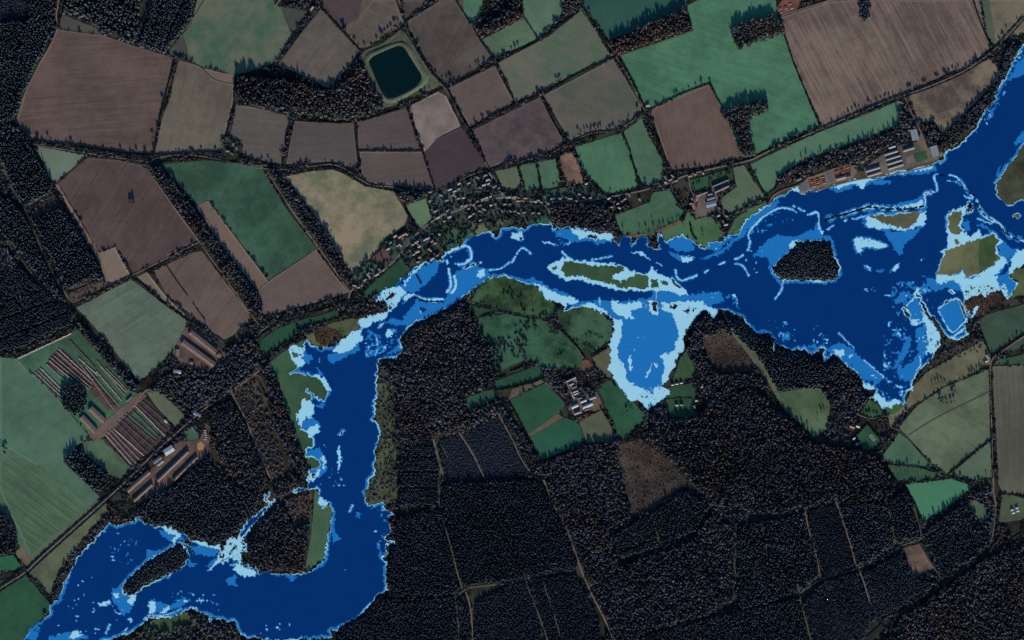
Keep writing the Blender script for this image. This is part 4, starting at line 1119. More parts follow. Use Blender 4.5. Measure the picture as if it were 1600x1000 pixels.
# kind, material, spacing, height, share kept, mix of the other kind, row direction, label, outline
C0, C1, C2 = 'c0', 'c1', 'c2'
B0, B1, B2, B3 = 'b0', 'b1', 'b2', 'b3'
WOODS = [
 (C0, 3.5, 15, 1, .06, None, 'dark conifer wood left of the big brown field at the upper left', "0 40 40 34 86 27 86 45 76 60 62 98 46 124 38 148 26 176 20 190 0 194"),
 (C2, 2.6, 6, 1, .0, None, 'low young plantation in the upper left corner', "0 0 46 0 42 34 30 38 0 44"),
 (C0, 3.5, 15, 1, .06, None, 'dark conifer strip between the young corner plantation and the straight track', "48 0 88 0 86 24 44 32"),
 (C0, 4.2, 14, .9, .3, None, 'uneven mixed wood above the big brown field at the upper left', "97 0 230 0 212 66 206 68 160 53 150 43 138 30 120 26 100 20"),
 (C0, 3.4, 15, 1, .0, 28, 'striped conifer plantation beside the pale track, upper left', "246 0 319 0 298 30 284 50 255 82 240 78 217 69 230 36"),
 (C0, 3.5, 16, 1, .05, None, 'conifer wood under the left end of the winding lane', "0 222 44 222 50 232 58 250 66 262 82 288 78 300 42 324 20 290 8 256 0 250"),
 (C0, 4.5, 12, .7, .3, None, 'thin mixed scrub at the left end of the tree hedge, upper left', "0 196 24 196 44 212 46 222 0 222"),
 (C0, 3.5, 15, 1, .05, None, 'dense conifer block below the red clearing, left side', "52 344 95 324 112 346 152 412 162 436 106 452 100 440"),
 (C0, 3.6, 15, 1, .08, None, 'narrow conifer block left of the pale forest track, left edge', "0 284 14 312 34 330 44 346 60 378 98 456 104 470 92 468 70 446 44 410 22 384 0 360"),
 (C1, 3.3, 12, 1, .0, -20, 'ruled young conifer rows at the left edge, half way down', "0 430 20 424 24 412 60 446 100 478 118 490 112 506 60 530 30 545 0 552"),
 (B1, 4.2, 10, .8, .2, None, 'patchy dark wood around the pale clearing at the left edge', "0 370 20 398 24 412 18 424 0 432"),
 (B1, 3.6, 12, 1, .1, None, 'long straight tree belt between the brown field and green field, left', "232 258 248 257 298 320 353 395 398 455 414 488 405 498 386 478 332 400 282 330 242 276"),
 (B1, 3.6, 10, 1, .2, None, 'long tree belt running down beside the pale rough pasture', "410 260 424 262 437 280 470 312 510 362 535 402 546 434 544 448 518 408 482 370 452 324 424 278"),
 (B1, 4.0, 17, 1, .25, None, 'tall dark wood along the left end of the reservoir copse', "373 120 368 150 385 162 400 166 458 178 462 150 470 132 446 126 420 124"),
 (B0, 4.0, 12, 1, .1, None, 'brown bare wood wrapped round the lower left of the reservoir', "462 178 555 189 588 176 601 167 596 158 580 136 566 106 562 98 548 118 528 138 512 142 472 134 464 150"),
 (B0, 3.8, 13, 1, .05, None, 'small bare wood by the top edge above the reservoir fields', "745 46 772 30 800 12 812 0 813 20 815 28 800 37 752 59"),
 (B0, 3.8, 11, 1, .05, None, 'bare copse at the top edge between two green fields', "871 0 914 0 908 14 886 26 880 18"),
 (B0, 3.6, 13, 1, .05, None, 'long bare wood along the top of the bright green field', "950 70 1000 43 1070 13 1078 40 1080 46 1010 71 966 85 958 82"),
 (B0, 3.6, 12, 1, .05, None, 'square ended bare wood jutting into the bright green field', "1147 38 1200 24 1219 30 1226 52 1202 63 1158 76 1148 70"),
 (B0, 3.8, 12, 1, .1, None, 'hooked bare wood beside the brown field right of centre', "1128 178 1145 167 1180 160 1200 156 1203 172 1170 190 1172 215 1178 242 1161 246 1146 212"),
 (C0, 3.4, 9, 1, .1, None, 'dark tree block notched into the striped brown field', "1333 0 1352 0 1361 27 1346 37"),
 (B1, 3.8, 9, 1, .2, None, 'riverside tree strip along the upper right bank', "1600 46 1572 75 1562 110 1556 132 1520 170 1472 214 1466 236 1478 240 1530 190 1556 158 1575 104 1600 66"),
 (B0, 4.2, 8, .9, .1, None, 'bare scrub wood behind the riverside works', "1214 280 1252 258 1328 230 1405 203 1424 200 1420 218 1378 232 1348 256 1338 262 1302 256 1262 274 1216 296"),
 (B1, 4.6, 9, .7, .2, None, 'scrub around the works gate near the upper right bank', "1404 174 1418 172 1426 196 1440 195 1460 196 1470 214 1466 226 1448 226 1440 200 1408 200"),
 (B1, 4.0, 11, 1, .15, None, 'brown bare wood between the village and the flood', "862 322 905 318 950 322 960 345 965 372 945 366 920 358 890 352 863 356"),
 (B1, 4.4, 11, 1, .4, None, 'trees filling the corner above the small bright green field', "616 302 668 302 664 308 634 319 626 314"),
 (C0, 4.0, 12, 1, .3, None, 'dark belt of trees down the right of the green grey field, left', "119 497 126 504 140 522 165 548 190 578 218 606 214 610 184 584 160 556 132 524 121 510"),
 (C0, 3.6, 13, 1, .1, None, 'round dark copse among the long brown rows', "96 618 100 606 112 598 126 602 135 614 136 630 130 642 116 648 102 640"),
 (C0, 4.0, 13, .95, .2, None, 'dark copse below the two small barns, left', "100 718 108 704 118 700 130 708 150 728 166 738 172 748 155 769 138 758 118 736"),
 (B1, 4.4, 9, .9, .4, None, 'mixed wood around the two long barns near the left centre', "240 612 246 596 262 584 300 580 332 582 348 566 356 548 380 530 396 528 412 560 412 572 388 590 330 630 318 636 296 650 262 620"),
 (B0, 4.0, 6, .7, .25, None, 'brown heath wood right of the straight forest track, lower left', "362 612 376 604 396 592 408 620 424 650 436 690 446 730 440 752 428 748 410 710 386 656"),
 (B1, 4.0, 10, .95, .2, None, 'dark wood edge along the left side of the narrow river meadow', "410 578 420 570 436 605 452 645 466 694 478 726 484 742 474 748 456 722 436 682 420 630"),
 (B1, 3.7, 11, 1, .15, None, 'dark wood left of the straight forest track, lower left', "330 640 358 622 380 655 402 706 418 748 404 770 384 762 360 740 340 712 332 690"),
 (C0, 3.5, 12, 1, .1, None, 'large dark conifer wood above the lower left bend of the flood', "212 800 240 772 270 762 300 735 326 712 342 740 374 764 404 774 396 798 372 826 344 848 320 842 298 840 270 824 240 816 222 808"),
 (B1, 3.7, 11, 1, .15, None, 'wood inside the loop of the lower left flood channel', "386 862 392 838 412 806 430 786 446 790 452 812 462 826 484 816 484 850 474 892 426 892 404 890 390 874"),
 (B0, 3.6, 5, .8, .2, None, 'brown leafless trees on the bare patch inside the lower left loop', "446 788 470 772 488 770 484 815 462 826"),
 (B1, 5.5, 4, .35, .2, None, 'dark saplings dotted over the large cleared ground', "962 700 1000 690 1034 714 1072 746 1068 756 1020 792 988 800 978 760"),
 (B0, 3.8, 4, .7, .2, None, 'brown leafless trees on the bare strip at the left', "50 330 82 302 94 312 95 322 48 345"),
 (B0, 3.8, 4, .7, .2, None, 'brown leafless trees on the bare strip above the green grey field', "108 458 160 436 168 446 122 472 112 474"),
 (B1, 4.2, 9, .85, .2, None, 'brown scrub between the two flood fingers, lower left', "432 756 448 746 474 752 480 760 462 770 440 776 424 774"),
 (B1, 4.2, 7, .8, .4, None, 'broken strip of poplars and scrub along the left flood bank', "60 975 82 940 84 914 102 880 140 832 168 803 172 812 160 826 142 844 120 868 106 900 92 932 78 956"),
 (C1, 3.8, 12, 1, .2, None, 'dark wood at the left edge beside the striped crop', "0 772 14 806 30 848 22 864 0 876"),
 (C0, 3.2, 9, 1, .1, None, 'long dark wooded island in the lower left flood', "273 853 282 850 290 860 293 872 280 888 254 900 224 915 206 929 194 923 194 915 208 898 231 879 256 864"),
 (B0, 4.4, 8, .8, .4, None, 'brown wood on the bottom edge below the lower left flood', "206 992 232 980 262 984 300 972 296 958 322 962 332 972 362 974 372 986 390 998 388 1010 206 1010"),
 (B1, 4.2, 11, 1, .15, None, 'dark bare wood on the right bank of the flood, left of the pastures', "592 562 622 560 632 545 628 532 642 511 655 504 690 488 700 482 720 474 734 488 745 502 752 524 766 545 774 588 762 608 728 618 728 640 700 654 668 668 650 640 628 600 604 580"),
 (B2, 3.8, 5, .62, .4, None, 'scattered pale bushes along the right bank of the flood', "590 570 612 580 636 620 660 660 660 672 632 690 622 720 618 790 602 784 576 790 574 768 590 700 596 670 588 640"),
 (B1, 3.8, 10, 1, .2, None, 'dark trees between the pale bushes and the ruled conifers', "618 592 632 600 652 640 672 668 674 690 660 680 646 694 630 708 624 700 622 650"),
 (B0, 4.0, 9, .8, .2, None, 'brown bare wood on the slope above the dark young plantation', "680 686 672 670 704 652 732 644 776 626 780 642 752 662 718 678"),
 (C1, 3.4, 11, 1, .05, 0, 'ruled conifer rows on the right bank below the pale bushes', "627 712 660 678 676 688 686 742 686 790 624 790"),
 (C2, 2.6, 5, 1, .0, 63, 'low dark young plantation split by one pale straight track', "686 688 718 678 752 664 777 648 812 700 836 744 760 748 696 752"),
 (B1, 4.0, 9, 1, .2, None, 'narrow wood belt beside the young plantation and green pasture', "784 634 796 650 824 688 848 732 850 748 838 740 812 694 786 654"),
 (C1, 3.2, 13, 1, .02, None, 'huge dark conifer wood in the middle of the lower half', "692 758 760 752 842 750 868 802 886 838 906 886 870 892 830 900 800 909 750 914 726 920 716 900 690 812"),
 (C1, 3.3, 12, 1, .02, None, 'dark conifer wood along the right bank of the lower flood', "620 808 688 796 700 842 714 900 718 922 700 930 614 932 606 902 608 874 616 852"),
 (C1, 3.4, 11, 1, .05, None, 'conifer wood following the lower right flood bank to the bottom edge', "606 936 660 934 712 932 722 944 736 950 740 1000 740 1010 512 1010 530 986 544 974 562 968 582 946 596 930"),
 (C2, 3.0, 8, 1, .02, None, 'conifers between two narrow rides at the bottom edge', "742 940 800 914 824 908 838 948 856 1000 856 1010 744 1010"),
 (C2, 2.9, 9, 1, .02, None, 'dark conifer block left of the long pale forest track at the bottom', "828 904 880 898 898 898 916 930 934 968 948 1010 862 1010 842 944"),
 (B1, 4.0, 11, 1, .25, None, 'grey bare wood right of the long pale forest track', "846 724 880 711 914 697 960 690 974 758 986 806 950 838 964 876 974 898 962 958 944 960 926 920 906 884 888 832 872 796"),
 (C1, 3.3, 12, 1, .05, None, 'dark conifer wood directly below the large cleared ground', "954 838 1000 812 1072 768 1110 792 1082 832 1046 852 1008 864 966 874"),
 (B1, 4.0, 12, 1, .3, None, 'mixed wood in the lower middle right of the conifers', "970 888 1012 868 1048 860 1084 842 1112 804 1148 824 1148 880 1152 934 1102 962 1062 974 1030 980 1000 990 970 1006 958 1000 946 966"),
 (B1, 3.9, 14, 1, .2, None, 'broad grey bare forest right of centre', "1012 690 1018 644 1044 658 1098 652 1110 620 1130 604 1176 606 1206 640 1230 652 1262 690 1298 698 1340 704 1372 718 1384 736 1400 760 1384 782 1306 782 1260 794 1214 804 1172 800 1120 782 1078 742 1038 710"),
 (B1, 3.8, 9, 1, .4, None, 'dark trees where the forest tracks meet, lower right of centre', "1076 744 1112 780 1140 792 1174 802 1150 820 1130 816 1110 798"),
 (C0, 3.5, 14, 1, .05, None, 'dark conifer wood on the bank below the widest flood', "1132 498 1164 506 1188 526 1212 546 1236 552 1262 552 1290 572 1310 560 1322 574 1284 604 1222 610 1210 600 1184 556 1152 526"),
 (B1, 4.2, 10, .9, .5, None, 'thick dark wood above the lone house and tennis court', "1312 562 1326 576 1342 596 1346 610 1360 624 1342 644 1334 650 1344 668 1326 660 1300 640 1286 612 1296 592"),
 (C0, 4.0, 12, 1, .3, None, 'dark wood at the tip of the point beside the pale bay', "1076 528 1088 502 1112 492 1130 502 1148 530 1134 516 1096 530 1088 548"),
 (B1, 4.0, 11, 1, .25, None, 'dark wood on the left of the cleared ground beside the bay', "1070 546 1094 532 1108 572 1126 586 1178 582 1200 606 1176 606 1128 602 1106 622 1098 600 1086 570"),
 (B2, 3.2, 2.6, .8, .2, None, 'brown regrowth on the cleared ground right of the bay', "1096 530 1134 516 1150 532 1170 556 1176 576 1160 582 1128 582 1112 568"),
 (B0, 2.6, 1.8, .85, .0, None, 'brown stubby regrowth covering the large cleared ground', "962 700 1000 690 1034 714 1072 746 1068 756 1020 792 988 800 978 760"),
 (C0, 3.6, 14, 1, .2, None, 'conifer wood west of the pale upright forest track, lower right', "1154 820 1216 810 1256 802 1264 840 1276 876 1280 900 1246 926 1156 954 1152 890"),
 (C2, 2.7, 9, 1, .0, 70, 'smooth dark young conifer block between two upright forest tracks', "1262 798 1304 787 1326 850 1338 882 1288 902 1276 862"),
 (C0, 3.5, 13, 1, .1, None, 'conifer block left of the small green field, lower right', "1310 785 1390 784 1412 768 1420 772 1438 838 1400 850 1350 882 1340 882 1320 816"),
 (C0, 3.3, 12, 1, .02, 40, 'conifer block left of the small pale cleared ground', "1350 896 1410 862 1430 906 1466 910 1400 952 1356 976 1352 930"),
 (C0, 3.3, 12, 1, .02, 40, 'conifer wood with a green sheen near the bottom right', "1252 944 1286 910 1340 894 1360 960 1340 1000 1274 1010 1262 976"),
 (C0, 3.5, 13, 1, .1, 40, 'ruled conifer block below the small green field', "1442 836 1478 804 1508 786 1530 822 1552 846 1500 888 1472 902"),
 (C0, 4.4, 10, .9, .4, None, 'dark trees between the small green field and the right hand lane', "1512 786 1526 766 1548 756 1556 790 1552 828 1546 846 1532 824 1544 800 1528 780"),
 (B0, 4.0, 12, 1, .3, None, 'brown grey bare wood filling the bottom right corner', "1344 1010 1404 966 1466 926 1504 898 1564 862 1600 842 1600 1010"),
 (C0, 3.4, 13, 1, .1, None, 'conifers along the bottom edge right of centre', "960 1010 1002 994 1032 986 1064 980 1104 966 1156 956 1246 934 1262 980 1270 1010"),
 (C0, 3.0, 9, 1, .08, None, 'dark round wooded island in the wide flood', "1243 379 1275 378 1297 379 1300 400 1308 415 1308 431 1299 437 1221 435 1209 426 1209 417 1222 406 1236 393"),
 ('r', 3.0, 2.2, .9, .1, None, 'low reddish scrub on the marsh beside the right hand pond', "1506 472 1522 464 1545 462 1575 468 1540 490 1520 503 1512 494"),
 ('r', 3.2, 2.2, .8, .1, None, 'brown reed and scrub beside the river meadow', "488 518 512 510 538 520 530 532 508 540 494 534"),
 (B3, 3.8, 4, .9, .1, None, 'dark tree line beside the drowned ponds on the right', "1441 474 1448 484 1458 496 1470 510 1488 532 1512 522 1520 508 1516 530 1482 548 1464 546 1474 540 1466 518 1452 498"),
 (B2, 4.6, 4, .8, .1, None, 'pale scrub on the rough bank right of the flood', "1450 570 1474 552 1512 536 1534 530 1540 544 1508 556 1476 568 1452 582 1432 592"),
 (B3, 4.6, 6, .85, .2, None, 'dark thicket on the rounded pasture point, left', "730 470 734 460 748 446 752 450 744 468"),
 (B3, 4.4, 5, .7, .2, None, 'scrub ring around the hollow on the rounded pasture point', "780 446 798 446 802 458 814 460 814 472 802 474 796 462 784 458"),
 (B3, 4.6, 6, .7, .2, None, 'scattered bushes and hollows in the middle pasture', "800 512 812 502 840 500 838 516 812 520 826 530 828 548 812 560 800 562 800 548 788 538 790 528 806 530"),
 (B3, 4.4, 7, .85, .2, None, 'dark thicket left of the middle pasture', "750 526 788 532 790 550 784 566 786 584 766 600 764 560"),
 (B3, 2.6, 4, 1, .2, None, 'dark round bush filled hollow in the middle pasture', "872 548 876 545 880 547 881 552 877 555 873 553"),
 (B3, 2.6, 4, 1, .2, None, 'dark round bush filled hollow in the right hand pasture', "912 538 917 535 923 537 925 543 921 548 915 547 912 543"),
 (B3, 2.6, 3, 1, .1, None, 'curved line of bushes in the right hand pasture', "911 524 915 519 924 517 932 520 940 526 941 530 935 528 926 522 918 522 914 528"),
 (B3, 2.8, 4, 1, .1, None, 'scrubby old pit beside the pasture hedge, centre', "855 504 862 502 872 512 878 518 866 524 860 522 857 512"),
 (B3, 3.4, 4, .8, .2, None, 'bushes standing on the hollow end of the right hand pasture', "884 506 890 505 892 510 886 512"),
 (B1, 4.2, 7, .9, .3, None, 'bare trees left of the farm with cream buildings', "848 572 870 576 872 590 884 596 880 612 866 606 852 592"),
 (B1, 4.4, 8, .8, .4, None, 'trees below the hamlet at the foot of the pale bay', "1016 640 1030 628 1040 640 1050 654 1090 654 1098 640 1110 620 1108 650 1100 664 1040 664 1018 656"),
 (B3, 4.4, 7, .8, .3, None, 'garden trees around the tennis court and lone house', "1300 660 1318 652 1330 676 1344 700 1366 706 1382 690 1388 676 1396 690 1376 716 1362 722 1336 706 1310 690"),
 (B3, 4.6, 6, .8, .3, None, 'dark bushes beside the left hand lane and field barns', "360 575 372 556 396 532 404 545 414 566 400 580 380 585"),
 (B3, 4.2, 7, .55, .35, None, 'gardens and shrubs among the village houses', "600 384 640 370 658 363 679 345 669 310 700 294 758 272 785 300 850 300 912 290 945 308 950 340 880 350 800 350 735 370 700 394 640 416 612 402"),
 (B3, 4.6, 6, .7, .3, None, 'gardens and shrubs around the houses left of the village', "545 442 572 408 596 414 612 398 618 410 560 448"),
 (B3, 4.6, 6, .7, .3, None, 'shrubs around the farmstead between two upper left fields', "346 216 362 212 376 222 374 246 350 244"),
 (B3, 4.8, 5, .5, .3, None, 'shrubs around the farm with orange roofs', "1036 272 1066 264 1140 262 1146 280 1108 300 1082 302 1070 330 1050 300"),
]
LIB = {'r': (REED, T_SHRUB), C0: (CONIFER[0], T_CON), C1: (CONIFER[1], T_CON), C2: (CONIFER[2], T_CON), B0: (BARE[0], T_BARE), B1: (BARE[1], T_BARE), B2: (BARE[2], T_BARE), B3: (BARE[3], T_BARE)}
n_trees = 0
for kd, s, h, prob, mix, rows, label, pts in WOODS:
    if kd in (B0, B1) and h > 7:
        s *= 1.02
    if kd in (C0, C1) and s < 3.9:
        s *= .93
    if h > 7:
        h *= 1.35
    X, Y = scatter(L(pts), s, .9 if kd in (B3, B2) else .42, prob, True, rows)
    n = len(X)
    n_trees += n
    H = NR.normal(h, h * .16, n).clip(h * .5, h * 1.5)
    con = kd[0] == 'c'
    Rr = s * S * (NR.uniform(.52, .78, n) if con else NR.uniform(.5, .95, n))
    H = cap(X, Y, H)
    Rr = np.minimum(Rr, np.maximum(2.0, H * .75))
    o = NR.rand(n) < mix
    nm = 'conifer_wood' if con else ('scrub' if h < 7 or kd in (B3, 'r') else 'bare_wood')
    m, t = LIB[kd]
    a = grove(nm, m, t, X[~o], Y[~o], H[~o], Rr[~o])
    if a is None:
        continue
    tag(a, label, 'shrubs' if nm == 'scrub' else 'wood', kind='stuff')
    if o.any():
        m2, t2 = LIB[B0 if con else C1]
        grove('mixed_trees', m2, t2, X[o], Y[o], H[o], Rr[o], a)
print('wood trees', n_trees)

# ------------------------------------------------------------------ rough growth wherever no field, yard, lane or wood lies
cover = water.copy()
for f in FIELDS:
    fill(cover, grow(L(f[-1])))
for w_ in WOODS:
    fill(cover, grow(L(w_[-1])))
fill(cover, ro)
for ln, w_ in RIDES:
    for (x1, y1), (x2, y2) in zip(ln[:-1], ln[1:]):
        k = max(1, int(math.hypot(x2 - x1, y2 - y1)))
        for j in range(k):
            x = int(x1 + (x2 - x1) * j / k - OX); y = int(y1 + (y2 - y1) * j / k - OY)
            if 1 < x < GW - 2 and 1 < y < GH - 2:
                cover[y - 1:y + 2, x - 1:x + 2] = True
open_ = ~cover
thick = smooth_noise(18, 31)
for nm, mat, tp, sd, lo, lab in (('verge_scrub', BARE[3], T_SHRUB, 1, .30, 'low dark scrub and brambles on the verges and field corners'), ('verge_trees', BARE[1], T_BARE, 2, .52, 'small bare trees in the rough corners between fields and woods')):
    rs = np.random.RandomState(sd)
    gy, gx = np.where(open_)
    kp = (rs.rand(len(gx)) < (.20 if sd == 1 else .055)) & (thick[gy, gx] > lo)
    X = gx[kp] + OX + rs.rand(kp.sum()); Y = gy[kp] + OY + rs.rand(kp.sum())
    H = rs.uniform(1.2, 3.4, len(X)) if sd == 1 else rs.uniform(4, 9, len(X))
    H = cap(X, Y, H)
    o = grove(nm, mat, tp, X, Y, H, H * rs.uniform(.45, .8, len(X)) if sd == 2 else H * rs.uniform(.7, 1.1, len(X)))
    tag(o, lab, 'shrubs' if sd == 1 else 'trees', kind='stuff')

# ------------------------------------------------------------------ hedges
M_HEDGE = [leafy('hedge_twigs', (.008, .010, .010), (.034, .034, .028)), leafy('dark_hedge', (.007, .009, .010), (.024, .027, .024))]


def hedge(line, label, w=1.5, h=2.2, dens=1.0, cat='hedge', name='hedge'):
    p = densify(smooth(L(line), 4), 1.1, .18, False)
    V, F = [], []
    tpl = T_SHRUB
    for i, (x, y) in enumerate(p):
        if R.random() > min(1, dens + .06) or bool(wet([x], [y])[0]):
            continue
        tv, tf = tpl[R.randrange(len(tpl))]
        a = R.uniform(0, 6.28); r = w * S * R.uniform(.45, .74); hh = h * R.uniform(.8, 1.6)
        ca, sa = math.cos(a), math.sin(a)
        q = np.stack([(tv[:, 0] * ca - tv[:, 1] * sa) * r + (x - 800) * S, (tv[:, 0] * sa + tv[:, 1] * ca) * r + (500 - y) * S, tv[:, 2] * hh + .8], -1)
        F.append(tf + sum(len(k) for k in V))
        V.append(q)
        cv, cf = T_CON[R.randrange(len(T_CON))]
        F.append(cf + sum(len(k) for k in V))
        V.append(np.stack([cv[:, 0] * r * 1.05 + (x + R.uniform(-.3, .3) - 800) * S, cv[:, 1] * r * 1.05 + (500 - y + R.uniform(-.3, .3)) * S, cv[:, 2] * hh * 1.15 + .6], -1))
    if not V:
        return
    me = mesh_tris(name, np.concatenate(V), np.concatenate(F))
    o = link(name, me, M_HEDGE[1] if h > 2.6 else M_HEDGE[0])
    tag(o, label, cat, 'hedges between the fields' if cat == 'hedge' else None)


